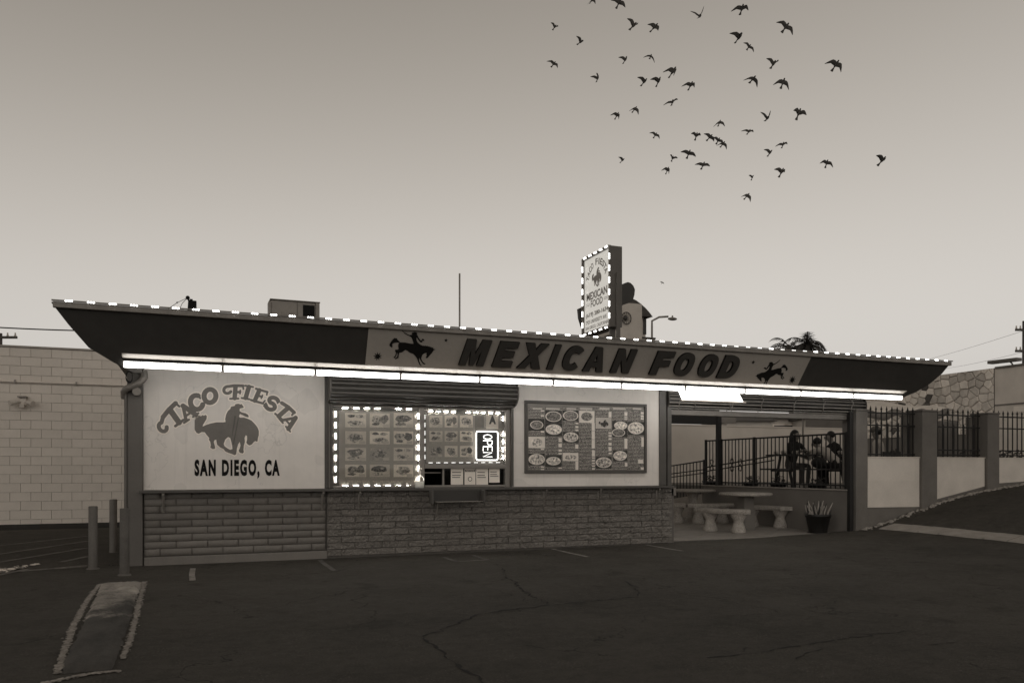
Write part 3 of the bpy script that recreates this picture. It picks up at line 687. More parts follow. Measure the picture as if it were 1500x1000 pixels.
SW = {  # slab serif strokes in a 1-high box: (points, radius)
 'T': [([(.05, .86), (.5, .93), (.98, .90)], .10), ([(.98, .90), (1.02, .68)], .055), ([(.53, .9), (.53, .08)], .125), ([(.28, .05), (.80, .05)], .06)],
 'T1': [([(.02, .80), (.5, .92), (1.0, .98)], .10), ([(.02, .80), (-.22, .62)] + arc(-.30, .40, .2, .24, 70, 330, 10), .085), ([(1.0, .98), (1.06, .74)], .05), ([(.55, .9), (.55, .08)], .125), ([(.28, .05), (.82, .05)], .06)],
 'A': [([(.12, .08), (.46, .95)], .085), ([(.46, .95), (.84, .08)], .13), ([(.25, .34), (.68, .34)], .06), ([(-.06, .05), (.32, .05)], .055), ([(.62, .05), (1.05, .05)], .055)],
 'C': [(arc(.5, .5, .38, .42, 48, 318, 18), .125), ([(.80, .90), (.80, .62)], .05)],
 'O': [(arc(.52, .5, .38, .42, 0, 360, 22), .13)],
 'F': [([(.35, .93), (.95, .93)], .085), ([(.95, .93), (.99, .70)], .05), ([(.45, .9), (.45, .08)], .125), ([(.45, .50), (.78, .50)], .07), ([(.78, .62), (.78, .38)], .045), ([(.2, .05), (.70, .05)], .06)],
 'F1': [([(.95, .93), (.4, .95), (.05, .90)] + arc(.0, .66, .24, .24, 100, 330, 10), .085), ([(.95, .93), (.99, .70)], .05), ([(.48, .9), (.48, .08)], .125), ([(.48, .50), (.80, .50)], .07), ([(.80, .62), (.80, .38)], .045), ([(.2, .05), (.72, .05)], .06)],
 'I': [([(.28, .9), (.28, .1)], .13), ([(.05, .94), (.52, .94)], .06), ([(.05, .05), (.52, .05)], .06)],
 'E': [([(.28, .9), (.28, .1)], .125), ([(.05, .93), (.80, .93)], .07), ([(.80, .93), (.84, .72)], .05), ([(.05, .07), (.82, .07)], .07), ([(.82, .07), (.88, .30)], .05), ([(.28, .5), (.60, .5)], .065), ([(.60, .62), (.60, .38)], .045)],
 'S': [(arc(.45, .70, .28, .22, 35, 250, 12) + arc(.47, .28, .29, .23, 80, -155, 14), .115), ([(.72, .90), (.72, .68)], .045), ([(.14, .08), (.14, .32)], .045)],
}
place = [('T1', 347, 372, 40, 118), ('A', 442, 340, 37, 100), ('C', 505, 276, 30, 104), ('O', 594, 233, 14, 100),
         ('F1', 770, 206, 3, 94), ('I', 876, 212, -8, 94), ('E', 941, 235, -15, 94), ('S', 1025, 285, -28, 98), ('T', 1098, 338, -40, 102), ('A', 1146, 408, -50, 96)]
segs = []
PXM = 2.0e-3
for ch, zx, zy, ro, hh in place:
    c = wz(zx, zy); hgt = hh / 4.672 * 9.6e-3 * 1.07
    for pts, r in SW[ch]:
        q = []
        for x, y in pts:
            x2 = (x - .5 + (y - .5) * .12) * (.96 if zx < 700 else 1.04 if ch != 'I' else 1.1); y2 = y - .5; a = R(ro)
            q.append((c[0] + hgt * (x2 * math.cos(a) - y2 * math.sin(a)), c[1] + hgt * (x2 * math.sin(a) + y2 * math.cos(a))))
        segs.append((q, r * hgt * 1.17))
hp = [wz(*p) for p in HORSE]; hh_ = [wz(*p) for p in HOLE]
def F_arch(X, Y):
    D = np.full(X.shape, 1e9)
    for q, r in segs:
        for a, b in zip(q, q[1:]): D = np.minimum(D, d_seg(X, Y, a[0], a[1], b[0], b[1], r))
    return D
def F_horse(X, Y): return np.maximum(d_poly(X, Y, hp), -d_poly(X, Y, hh_))
lx0, lx1, ly0, ly1 = .12, 2.35, 1.55, 2.66
lg1 = implicit('arched_lettering_outline', F_arch, lx0, lx1, ly0, ly1, .007, 'outline', st, WS, .017, .003)
implicit('arched_lettering', F_arch, lx0, lx1, ly0, ly1, .006, 'mark', lg1, WS, 0, .006)
lg2 = implicit('bronco_emblem_outline', F_horse, .7, 1.85, 1.4, 2.45, .007, 'outline', st, WS, .016, .003)
implicit('bronco_emblem', F_horse, .7, 1.85, 1.4, 2.45, .006, 'mark', lg2, WS, 0, .006)
MT['mark_dark'] = M('dark_sign_paint', .10, .6, (3, .12), (30, .06), bm=None)
def F_leg(X, Y):
    D = np.full(X.shape, 1e9)
    for q, r in (([(768, 372), (760, 430), (742, 520)], .010), ([(790, 385), (778, 450), (757, 560)], .008)):
        q = [wz(*p) for p in q]
        for a_, b_ in zip(q, q[1:]): D = np.minimum(D, d_seg(X, Y, *a_, *b_, r))
    return D
implicit('rider_leg', F_leg, 1.2, 1.6, 1.5, 2.3, .006, 'mark_dark', lg2, WS, 0, .009)
a = wz(490, 784); b = wz(1073, 668)
text('town_lettering', 'SAN DIEGO, CA', 'black', st, WS @ Matrix.Translation((0, 0, .002)), a[0], b[0], a[1] - .035, b[1], .055, 0, .002, 1.28)

# ---- serving windows
def rect_px(x0, y0, x1, y1, Y): a = atY(x0, y1, Y); b = atY(x1, y0, Y); return a.x, b.x, a.z, b.z
wf = empty('serving_window', (4, 0, 1.04), 'two pane serving window with grey frame under the rolled shutter', 'window')
for args in ((2.56, 2.62, 1.04, 2.30), (3.95, 4.03, 1.04, 2.30), (5.38, 5.46, 1.04, 2.30)): box('frame_post', 'frame', wf, args[0], args[1], -.035, .06, args[2], args[3], .006)
for args in ((2.622, 3.948, 1.04, 1.075), (2.622, 3.948, 2.262, 2.30), (4.032, 5.378, 2.262, 2.30), (4.032, 5.378, 1.335, 1.40), (4.032, 5.378, 1.04, 1.075)): box('frame_rail', 'frame', wf, args[0], args[1], -.032, .058, args[2], args[3], .006)
box('pane', 'glass', wf, 2.62, 3.95, .000, .004, 1.075, 2.262)
box('pane', 'glass', wf, 4.03, 5.38, .000, .004, 1.40, 2.262)
box('hatch_pane', 'glass', wf, 4.36, 5.38, .010, .014, 1.075, 1.335)
box('hatch_stile', 'metal', wf, 4.33, 4.36, -.005, .03, 1.076, 1.334, .003)
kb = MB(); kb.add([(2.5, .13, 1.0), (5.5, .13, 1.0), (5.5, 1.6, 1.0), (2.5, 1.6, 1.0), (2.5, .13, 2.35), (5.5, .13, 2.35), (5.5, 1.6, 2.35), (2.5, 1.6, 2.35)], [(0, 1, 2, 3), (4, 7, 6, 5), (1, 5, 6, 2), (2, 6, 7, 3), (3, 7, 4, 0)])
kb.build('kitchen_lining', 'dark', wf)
box('inner_shelf', 'metal', wf, 4.05, 4.33, .10, .3, 1.26, 1.28)
# rolled shutter box above
sh = empty('rolled_shutter', (4, -.1, 2.5), 'rolled up grey steel shutter above the serving window', 'shutter')
sx0, sx1 = 2.565, 5.51
for k in range(6):
    a = R(-62 + k * 26); r = .185; cy, cz_ = -.05, 2.545
    y, zz = cy - r * math.cos(a), cz_ + r * math.sin(a) * .88
    MB().tube([(sx0, y, zz), (sx1 - .01, y, zz)], .045, 12).build('slat', 'shutter', sh)
MB().tube([(sx0, -.05, 2.545), (sx1, -.05, 2.545)], .175, 24).build('drum', 'shutter', sh)
for x in (sx0 - .02, sx1): MB().tube([(x, -.05, 2.545), (x + .02, -.05, 2.545)], .215, 24).build('end_plate', 'post', sh)
box('bottom_bar', 'shutter', sh, sx0, sx1, -.12, -.04, 2.315, 2.35, .006)
for x in (2.575, 5.47): box('guide_rail', 'ledge', sh, x, x + .04, -.075, -.036, 1.045, 2.30, .004)

# ---- posters
def poster_frame(name, r, mat, label, cat, Y):
    e = empty(name, ((r[0] + r[1]) / 2, Y, r[2]), label, cat); box('sheet', mat, e, r[0], r[1], Y, Y + .004, r[2], r[3]); return e
def tile(parent, r, Y, mat, name='photo'):
    cx, cz_ = (r[0] + r[1]) / 2, (r[2] + r[3]) / 2; w2, h2 = (r[1] - r[0]) / 2, (r[3] - r[2]) / 2
    return MB().box(-w2, w2, -h2, h2, 0, .002).build(name, mat, parent, mtx=frame((cx, Y, cz_), (1, 0, 0), (0, 0, 1)))
def disc(parent, cx, cz_, rx, rz, Y, mat, name='plate', th=.002):
    return MB().prism(ell(0, 0, rx, rz, 24, 2), 0, th, lambda u, v, h: (u, v, h)).build(name, mat, parent, mtx=frame((cx, Y, cz_), (1, 0, 0), (0, 0, 1)))
def food_tile(parent, r, Y, k):
    """printed photograph of a boxed meal with caption, price chip and number"""
    o = tile(parent, r, Y, ('food_bg_a', 'food_bg_b', 'food_bg_c')[k % 3])
    w_, h_ = r[1] - r[0], r[3] - r[2]; cx = (r[0] + r[1]) / 2; cz_ = (r[2] + r[3]) / 2
    rd = random.Random(k * 7 + int(cx * 100))
    def blob(bx, by, rx, ry, lay, m_):
        n_ = 11; MB().prism([(rx * w_ * math.cos(6.283 * i / n_) * rd.uniform(.75, 1.2), ry * h_ * math.sin(6.283 * i / n_) * rd.uniform(.75, 1.2)) for i in range(n_)], 0, .0015, lambda u, v, h: (u, v, h)).build('dish', m_, o, mtx=frame((cx + bx * w_, Y - .0022 * lay, cz_ + by * h_), (1, 0, 0), (0, 0, 1)))
    if k % 4 == 0: blob(0, -.2, .40, .22, 1, 'food'); blob(-.22, .3, .18, .11, 1, 'food_dark'); blob(.2, .28, .2, .13, 1, 'food'); blob(-.05, -.22, .14, .1, 2, 'food_dark')
    elif k % 4 == 1: blob(0, .02, .38, .36, 1, 'food'); blob(.08, -.05, .2, .12, 2, 'food_dark')
    elif k % 4 == 2: blob(.0, .12, .40, .28, 1, 'food_dark'); blob(-.12, -.26, .28, .15, 2, 'food'); blob(.1, .2, .12, .1, 2, 'food')
    else: blob(-.14, .06, .3, .3, 1, 'food'); blob(.24, .1, .2, .32, 2, 'food_dark'); blob(-.2, -.28, .2, .1, 2, 'food_dark')
    tile(o, (r[1] - .34 * w_, r[1] - .04 * w_, r[2] + .03 * h_, r[2] + .24 * h_), Y - .0068, 'plate', 'price_chip')
    return o
MT['food_bg_a'] = M('photo_pale', .85, .5, (12, .12), (60, .1), rnd=.2, bm=None)
MT['food_bg_b'] = M('photo_mid', .66, .5, (12, .2), (60, .15), rnd=.3, bm=None)
MT['food_bg_c'] = M('photo_pale_warm', .92, .5, (12, .1), (60, .1), rnd=.2, bm=None)
def pxr(zx0, zy0, zx1, zy1, ox, oy, s, Y): return rect_px(ox + zx0 / s, oy + zy0 / s, ox + zx1 / s, oy + zy1 / s, Y)
PY = .030
po = poster_frame('combo_poster', rect_px(497, 604, 611.5, 711, PY), 'poster', 'grey poster of twelve numbered meal photos in the serving window', 'poster', PY)
box('backing', 'frame', po, 2.62, 3.95, PY + .006, PY + .010, 1.07, 2.27)
k = 0
for ci, (cx0, cx1) in enumerate(((183, 402), (440, 648), (690, 895))):
    for ri, (ry0, ry1) in enumerate(((180, 325), (368, 500), (540, 675), (715, 845))):
        r = pxr(cx0, ry0, cx1, ry1, 480, 580, 7.143, PY - .003); food_tile(po, r, PY - .003, (ci * 3 + ri * 5) % 12)
        num = str(ci * 4 + ri + 1); WP = WALL(PY - .012)
        text('number', num, 'outline', po, WP, r[0] + .012, r[0] + .012 + .02 * len(num), r[3] - .045, r[3] - .012, .03, 0, .001)
        cw = (r[1] - r[0]) * random.uniform(.55, .95); cm = (r[0] + r[1]) / 2
        tile(po, (cm - cw / 2, cm + cw / 2, r[2] - .024, r[2] - .008), PY - .003, 'text_light', 'caption')
a = pxr(208, 905, 440, 880, 480, 580, 7.143, PY); text('note_lettering', 'FREE CAN SODA', 'outline', po, WALL(PY - .004), a[0], a[1], a[3], a[2], .02, 0, .001)
a = pxr(470, 905, 865, 882, 480, 580, 7.143, PY); text('note_lettering', '*ALL PRICES ARE PLUS TAX', 'outline', po, WALL(PY - .004), a[0], a[1], a[3], a[2], .02, 0, .001)
po2 = poster_frame('snack_poster', rect_px(624.5, 606.5, 695.5, 677, PY), 'poster', 'grey poster of nine unnumbered dish photos beside the neon sign', 'poster', PY)
for ci, (cx0, cx1) in enumerate(((135, 272), (295, 430), (455, 590))):
    for ri, (ry0, ry1) in enumerate(((205, 325), (365, 475), (520, 635))):
        r = pxr(cx0, ry0, cx1, ry1, 610, 580, 7.143, PY - .003); food_tile(po2, r, PY - .003, (ci * 2 + ri * 3 + 1) % 12)
        cw = (r[1] - r[0]) * random.uniform(.6, .95); cm = (r[0] + r[1]) / 2
        tile(po2, (cm - cw / 2, cm + cw / 2, r[2] - .035, r[2] - .010), PY - .003, 'text_light', 'caption')
# grey inner blind behind the right pane
bl = empty('window_blind', (4.7, .05, 1.4), 'plain grey panel behind the posters in the right hand pane', 'panel')
box('panel', 'acgrey', bl, 4.03, 5.38, .042, .048, 1.395, 2.27); box('rail', 'metal', bl, 4.03, 5.38, .034, .0415, 2.0, 2.02)
# grade card
r = rect_px(712, 607, 730, 628, .02)
gc = empty('grade_card', (r[0], .02, r[2]), 'white inspection card with a large letter A in the window', 'card')
tile(gc, r, .022, 'paper', 'card'); text('letter', 'A', 'letter', gc, WALL(.0195), r[0] + .05, r[1] - .04, r[2] + .08, r[3] - .02, .06, 0, .001)
tile(gc, (r[0] - .035, r[0] - .004, r[2] + .02, r[3] - .02), .022, 'text_light', 'side_strip')
# hatch notices
for i, (x0, x1, y0, y1, lab) in enumerate(((660.5, 678.5, 685.5, 709.5, 'white printed notice in the hatch next to the open gap'), (680.5, 696.5, 686, 709.5, 'white notice with dark header bar and round seal in the hatch'),
        (697.5, 715, 685.5, 709.5, 'white printed notice in the hatch to the side of the seal notice'), (716.5, 732, 685.5, 706.5, 'shorter white notice at the end of the hatch by the window post'))):
    r = rect_px(x0, y0, x1, y1, .004); n_ = empty('notice', (r[0], .006, r[2]), lab, 'notice', 'notices taped in the hatch')
    tile(n_, r, .007, 'paper', 'sheet'); w_ = r[1] - r[0]; h_ = r[3] - r[2]
    if i == 1:
        tile(n_, (r[0] + .01, r[1] - .01, r[3] - .05, r[3] - .015), .0045, 'letter', 'header')
        text('heading', 'NOTICE', 'outline', n_, WALL(.0022), r[0] + .025, r[1] - .025, r[3] - .042, r[3] - .022, .02, 0, .001)
        disc(n_, (r[0] + r[1]) / 2, r[2] + .35 * h_, .036, .036, .0045, 'letter', 'seal'); disc(n_, (r[0] + r[1]) / 2, r[2] + .35 * h_, .026, .026, .0022, 'paper', 'seal_centre')
    else:
        for t_ in (.72, .55, .42): tile(n_, (r[0] + .1 * w_, r[1] - random.uniform(.1, .3) * w_, r[2] + t_ * h_, r[2] + (t_ + .055) * h_), .0045, 'text_grey', 'text_line')
# neon sign
NY = .012
ne = empty('neon_sign', (5.1, NY, 1.42), 'lit neon sign reading OPEN turned on its side in the window', 'neon sign')
r = rect_px(697.5, 632, 729, 673.5, NY); box('backboard', 'dark', ne, r[0] + .0, r[1] - .0, NY + .008, NY + .02, r[2], r[3])
rc = .03; pts = []
for cx, cz_, a0 in ((r[1] - rc, r[3] - rc, 0), (r[0] + rc, r[3] - rc, 90), (r[0] + rc, r[2] + rc, 180), (r[1] - rc, r[2] + rc, 270)):
    pts += [(cx + rc * math.cos(R(a0 + q)), NY - .006, cz_ + rc * math.sin(R(a0 + q))) for q in range(0, 91, 18)]
MB().tube(pts + [pts[0]], .008, 8, False).build('border_tube', 'neon', ne)
lh = .155; lw = (r[3] - r[2] - .08) / 4; xc = (r[0] + r[1]) / 2 + .01
NG = {'O': [arc(.5, .5, .36, .46, 0, 360, 20)], 'P': [[(.14, 0), (.14, 1), (.55, 1)] + arc(.55, .74, .32, .26, 90, -90, 8) + [(.14, .48)]], 'E': [[(.88, 1), (.14, 1), (.14, 0), (.88, 0)], [(.14, .5), (.75, .5)]], 'N': [[(.12, 0), (.12, 1), (.86, 0), (.86, 1)]]}
for i, ch in enumerate('OPEN'):
    for L in NG[ch]:
        for gr, m_, ra in ((1, 'neon', .0055),):
            q = [(xc + ((y - .5) * gr) * lh, NY - .006, r[3] - .04 - lw * (i + .5 + (x - .5) * gr)) for x, y in L]
            MB().tube(q, ra, 6).build('letter_tube', m_, ne)
# bottle on the ledge, LED reflection painted as a glow in its liquid
bt = empty('pump_bottle', (4.02, -.12, 1.036), 'clear glass pump bottle with painted-in LED glow on the ledge below the mullion', 'bottle')
bp = atY(614.5, 700, -.12); bx_ = bp.x
MB().lathe((bx_, -.12, 1.037), [(.001, 0), (.066, 0), (.07, .01), (.07, .13), (.06, .165), (.03, .19), (.022, .2), (.022, .225)], 20).build('body', 'bottle', bt)
MB().lathe((bx_, -.12, 1.262), [(.026, 0), (.026, .03), (.012, .035), (.012, .06)], 14).build('pump_collar', 'paper', bt)
MB().tube([(bx_, -.12, 1.32), (bx_, -.12, 1.335), (bx_ + .035, -.14, 1.33)], .009, 8).build('nozzle', 'paper', bt)
MB().lathe((bx_, -.12, 1.045), [(.001, 0), (.058, 0), (.058, .09), (.001, .09)], 16).build('liquid', 'liquid_painted_glow', bt)

# ---- LED strips
def led_strip(name, pts, label, pitch, lit, Y, mats, skip=(), up=False, group=None, rad=.014):
    e = empty(name, pts[0], label, 'light strip', group)
    P = [Vector(p) for p in pts]; cnt = 0
    bk = MB()
    for si, (a, b) in enumerate(zip(P, P[1:])):
        L = (b - a).length; d = (b - a) / L; bk.bar(a + Vector((0, rad * .6, 0)), b + Vector((0, rad * .6, 0)), .018 if rad > .0085 else .005, .018 if rad > .0085 else .005)
        k = int(L / pitch); off = (L - k * pitch + pitch - lit) / 2
        for i in range(k):
            s = a + d * (off + i * pitch); m_ = mats[si] if isinstance(mats, (list, tuple)) else mats
            if callable(m_): m_ = m_(i, k)
            if m_ is None: continue
            bd = MB()
            for q in (1/6, .5, 5/6): bd.tube([s + d * lit * (q - .13), s + d * lit * (q - .07), s + d * lit * (q + .07), s + d * lit * (q + .13)], [rad * .5, rad, rad, rad * .5], 6)
            bd.build('led_module', m_, e)
    bk.build('strip', 'frame', e)
    return e
ly = tp.y - .052; lz = tp.z + .022
led_strip('roof_led_strip', [(uT0 + .01, ly, lz), (uT1 - .01, ly, lz)], 'dashed string of white LEDs along the roof edge', .2405, .088, ly,
          lambda i, k: 'led_dim' if 40 <= i <= 48 and i % 4 else 'led', rad=.010)
c = [atY(x, y, -.016) for x, y in ((491.5, 597), (612.5, 599), (612.5, 711), (491.5, 711.5))]
led_strip('window_led_strip', [c[0], c[1], c[2], c[3], c[0]], 'string of white LEDs framing the poster of numbered meals', .163, .08, 0, [lambda i, k: None if i == 4 else 'led_win', 'led_win', 'led_win', 'led_win'], group='window LED strings', rad=.006)
c = [atY(x, y, -.016) for x, y in ((622.5, 602), (737, 605), (737, 677), (622.5, 677.5))]
led_strip('window_led_strip', [c[0], c[1], c[2], c[3], c[0]], 'string of white LEDs framing the pane with the neon sign', .125, .07, 0, [lambda i, k: None if i == 4 else 'led_win', lambda i, k: 'led_win' if i % 2 == 0 or i > 2 else None, 'led_dim', 'led_dim'], group='window LED strings', rad=.0058)
for i in range(0): pass

# ---- menu board
BY = -.03
def br_(zx0, zy0, zx1, zy1, Y=BY): return pxr(zx0, zy0, zx1, zy1, 740, 560, 6.25, Y)
r = br_(178, 200, 1292, 830)
mbd = empty('menu_board', (r[0], BY, r[2]), 'large framed menu board of dish photos and price columns on plaster', 'menu board')
box('backing', 'frame', mbd, r[0] + .03, r[1] - .03, BY, -.0125, r[2] + .03, r[3] - .03)
fw = .045
for a in ((r[0], r[1], r[3] - fw, r[3]), (r[0], r[1], r[2], r[2] + fw), (r[0], r[0] + fw, r[2] + fw + .001, r[3] - fw - .001), (r[1] - fw, r[1], r[2] + fw + .001, r[3] - fw - .001)):
    box('frame_rail', 'ledge', mbd, a[0], a[1], BY - .025, -.0126, a[2], a[3], .004)
colx = [210, 362, 522, 673, 821, 976, 1126, 1270]
for i in range(7):
    tile(mbd, br_(colx[i] + 3, 232, colx[i + 1] - 3, 800), BY - .003, 'text_dark', 'text_column')
    tile(mbd, br_(colx[i] + (10 if i % 2 else 40), 234, colx[i + 1] - 25, 248), BY - .0055, 'poster', 'heading')
DARKR = [(212, 333, 357, 436), (212, 497, 362, 598), (212, 648, 360, 758), (365, 262, 517, 368), (365, 378, 519, 486), (368, 668, 514, 774), (525, 256, 668, 352), (528, 452, 672, 550), (525, 645, 668, 716), (676, 262, 816, 367), (826, 324, 971, 420), (828, 678, 972, 786), (980, 352, 1117, 498), (986, 622, 1116, 716), (1122, 362, 1272, 476)]
for k, q in enumerate(DARKR):
    o = tile(mbd, br_(*q), BY - .0055, 'poster' if k == 10 else 'plate' if k in (9, 8, 1) else 'letter', 'photo')
    if k == 10:
        cxx, czz = (br_(*q)[0] + br_(*q)[1]) / 2, (br_(*q)[2] + br_(*q)[3]) / 2
        hs = .085; hx = [((x - 710) / 440 * hs * 2.2 + cxx, -(y - 465) / 350 * hs * 1.5 + czz - .01) for x, y in HORSE]
        shape('emblem', [hx], .001, 'letter', o, WALL(BY - .008))
PL = [(287, 388, 60, 38), (287, 548, 58, 40), (286, 703, 75, 50), (440, 312, 74, 46), (443, 430, 75, 46), (440, 718, 66, 38), (597, 304, 70, 44), (600, 500, 68, 44), (597, 685, 60, 26), (745, 312, 58, 44), (900, 732, 72, 48), (1055, 394, 60, 36), (1035, 458, 60, 36), (1050, 670, 62, 44), (1195, 418, 74, 54)]
for k, (cx, cy, rx, ry) in enumerate(PL):
    a = br_(cx - rx, cy - ry, cx + rx, cy + ry); mx, mz, hx, hz = (a[0] + a[1]) / 2, (a[2] + a[3]) / 2, (a[1] - a[0]) / 2, (a[3] - a[2]) / 2
    o = disc(mbd, mx, mz, hx, hz, BY - .0080 - (.0012 if k == 12 else 0), 'plate', 'plate'); disc(o, mx, mz, hx * .88, hz * .86, BY - .0105 - (.0012 if k == 12 else 0), 'food' if k % 3 else 'food_dark', 'dish')
CH = [(325, 255, 355, 265), (325, 297, 355, 312), (325, 442, 355, 458), (325, 602, 355, 614), (325, 768, 355, 780), (325, 790, 355, 799), (487, 508, 517, 523), (487, 528, 517, 543), (487, 558, 517, 592), (487, 612, 517, 632), (487, 645, 517, 658), (487, 777, 517, 789),
      (642, 368, 668, 380), (642, 400, 668, 415), (642, 430, 668, 443), (640, 568, 668, 605), (642, 720, 668, 798), (791, 370, 819, 440), (791, 443, 819, 520), (791, 523, 819, 603), (793, 620, 819, 675), (793, 685, 819, 697), (793, 708, 819, 722), (793, 733, 819, 745), (793, 758, 819, 770), (793, 782, 819, 796),
      (945, 268, 971, 318), (945, 455, 972, 468), (945, 480, 972, 495), (945, 508, 972, 525), (945, 550, 972, 575), (945, 590, 972, 625), (945, 642, 972, 656), (1090, 270, 1117, 305), (1090, 315, 1117, 325), (1090, 331, 1117, 340), (1090, 515, 1117, 605), (1095, 733, 1117, 768), (1240, 270, 1267, 290), (1240, 300, 1267, 318), (1240, 326, 1267, 340), (1245, 502, 1267, 588), (1215, 705, 1262, 740), (1240, 775, 1267, 797)]
for q in CH: tile(mbd, br_(*q), BY - .0055, 'plate', 'price_chip')

# ---- fluorescent fixtures under the fascia
fxp = 13.26 / 11; lens_m = mesh_of(MB().tube([(.017, 0, 0), (fxp - .023, 0, 0)], .038, 16), 'tube', 'tube')
hous_m = mesh_of(MB().box(.0, fxp - .002, -.030, .035, .047, .078), 'housing', 'black')
cap_m = mesh_of(MB().box(.0, .014, -.036, .030, -.036, .0465).box(fxp - .020, fxp - .006, -.036, .030, -.036, .0465), 'end_cap', 'frame')
refl_m = mesh_of(MB().prism([(-.034, .079), (-.125, .120), (-.125, .125), (.02, .125), (.02, .079)], 0.0, fxp - .004, lambda u, v, h: (h, u, v)), 'reflector', 'plate')
for i in range(11):
    x = -.154 + i * fxp; lab = {0: 'fluorescent tube light under the swept end of fascia above the bronco wall sign', 10: 'fluorescent tube light at the end of the row by the patio fence'}.get(i)
    if not lab: lab = ['', 'fluorescent tube light over the town name end of the bronco wall sign', 'fluorescent tube light above the first half of the rolled shutter below the rider emblem', 'fluorescent tube light above the shutter, between rider emblem and first letter M', 'fluorescent tube light above the shutter end, under the letters M and E', 'fluorescent tube light above the menu board, under the letters X and I', 'fluorescent tube light above the menu board, under the letters C and A', 'fluorescent tube light beside the tilted shop light, under the letter N', 'fluorescent tube light directly behind the tilted shop light', 'fluorescent tube light over the bar grille, under the second rider emblem'][i]
    e = empty('fluorescent_light', (x, -.80, 2.665), lab, 'tube light', 'fluorescent lights under the fascia')
    add_obj('tube', lens_m, None, e, Matrix.Translation((x, -.80, 2.665))); add_obj('housing', hous_m, None, e, Matrix.Translation((x, -.80, 2.665))); add_obj('end_cap', cap_m, None, e, Matrix.Translation((x, -.80, 2.665))); add_obj('reflector', refl_m, None, e, Matrix.Translation((x, -.80, 2.665)))
# tilted flood panel
pa, pb = atY(994, 566, -.62), atY(1080, 569, -.62); pz0, pz1 = atY(994, 585, -.70).z, pa.z
fp = empty('flood_panel', (pa.x, -.66, pz0), 'tilted glowing rectangular shop light hung beneath the tube row', 'shop light')
MB().add([(pa.x, -.60, pz1), (pb.x, -.60, pz1), (pb.x + .05, -.72, pz0), (pa.x + .03, -.72, pz0), (pa.x, -.56, pz1), (pb.x, -.56, pz1), (pb.x + .05, -.68, pz0), (pa.x + .03, -.68, pz0)], [(0, 3, 2, 1), (4, 5, 6, 7), (0, 1, 5, 4), (1, 2, 6, 5), (2, 3, 7, 6), (3, 0, 4, 7)]).build('lit_face', 'panel_glow', fp)
MB().bar((pa.x + .0, -.73, pz0 - .012), (pb.x + .08, -.73, pz0 - .012), .06, .022).build('lip', 'paper', fp)
for x in (pa.x + .02, pb.x - .1): MB().tube([(x, -.64, pz0 - .0), (x, -.58, pz0 - .16)], .008, 6).build('chain', 'metal', fp)

# ---- pipe bend and meter at the corner post
pb_ = empty('drain_pipe', (0, -.12, 2.4), 'galvanised pipe elbow wrapping the corner post below the roof', 'pipe')
MB().tube([(.06, -.16, 2.66), (.07, -.17, 2.58), (.02, -.18, 2.51), (-.06, -.18, 2.46), (-.16, -.16, 2.41), (-.19, -.10, 2.38), (-.19, -.04, 2.30)], .045, 12).build('elbow', 'metal', pb_)
MB().tube([(-.03, -.19, 2.38), (-.03, -.12, 2.38)], .055, 14).build('junction_cap', 'metal', pb_)
MB().tube([(-.17, -.1, 2.34), (-.172, -.1, 0.03)], .018, 8).build('riser', 'post', pb_)
for k in range(3): MB().tube([(-.12 + .04 * math.cos(a), -.2, 2.58 + .07 * math.sin(a) - .01 * k) for a in [i * .6 + k for i in range(9)]], .006, 5).build('loose_wire', 'iron', pb_)

# ================================================================== ON THE ROOF
ac = empty('air_conditioner', (2.4, 3.2, 3.22), 'grey sheet metal air conditioner cabinet on the stand roof', 'air conditioner')
a = atY(397, 438, 3.0); b = atY(468, 444, 3.0); zt = 4.40
box('cabinet', 'acgrey', ac, a.x, b.x - .07, 3.0, 3.25, 3.5, zt, .01)
box('fan_bay', 'dark', ac, b.x - .30, b.x - .09, 2.994, 2.9995, 3.55, zt - .05)
box('corner_post', 'acgrey', ac, b.x - .069, b.x, 2.98, 3.25, 3.5, zt + .002, .006)
box('top_lid', 'metal', ac, a.x - .02, b.x + .01, 2.97, 3.27, zt + .003, zt + .02, .004)
for k in range(4): box('louvre', 'acgrey', ac, a.x + .14 + k * .09, a.x + .18 + k * .09, 2.985, 2.9995, 3.9, 4.2, .004)
box('seam', 'post', ac, a.x + .46, a.x + .468, 2.99, 2.9995, 3.5, zt)
box('side_flange', 'acgrey', ac, a.x - .045, a.x - .001, 2.98, 3.2, 3.85, zt - .03, .005)
box('stand', 'metal', ac, a.x + .05, b.x - .1, 3.05, 3.2, 3.22, 3.499)
mast = empty('roof_mast', (5.58, 3, 3.2), 'thin bare metal mast pole standing on the roof', 'mast')
MB().tube([(5.58, 3, 3.2), (5.58, 3, 5.2)], .018, 8).build('pole', 'metal', mast); MB().lathe((5.58, 3, 3.22), [(.1, 0), (.1, .02), (.03, .05)], 12).build('foot', 'metal', mast)
rf = empty('roof_floodlight', (.7, .6, 3.3), 'black floodlight on a roof bracket trailing wires', 'floodlight')
q = lambda x, y: atY(x, y, .6)
h0, h1 = q(277, 441), q(288, 453); MB().box(h0.x, h1.x, .52, .72, h1.z - .12, h0.z).build('lamp_box', 'black', rf, .01)
MB().box(h0.x + .01, h0.x + .05, .55, .6, h0.z + .001, h0.z + .025).build('lid_clip', 'black', rf)
MB().tube([q(274.5, 454) - Vector((0, 0, .25)), q(277, 441), q(275, 436)], .014, 8).build('bracket', 'black', rf)
MB().ellipsoid(q(275, 436), (.03, .03, .03)).build('knuckle', 'black', rf)
MB().tube([q(275, 436), q(260, 443), q(248, 451), q(240, 462)], .004, 5).build('wire', 'black', rf); MB().tube([q(275, 436), q(267, 444), q(262, 455)], .004, 5).build('wire', 'black', rf)
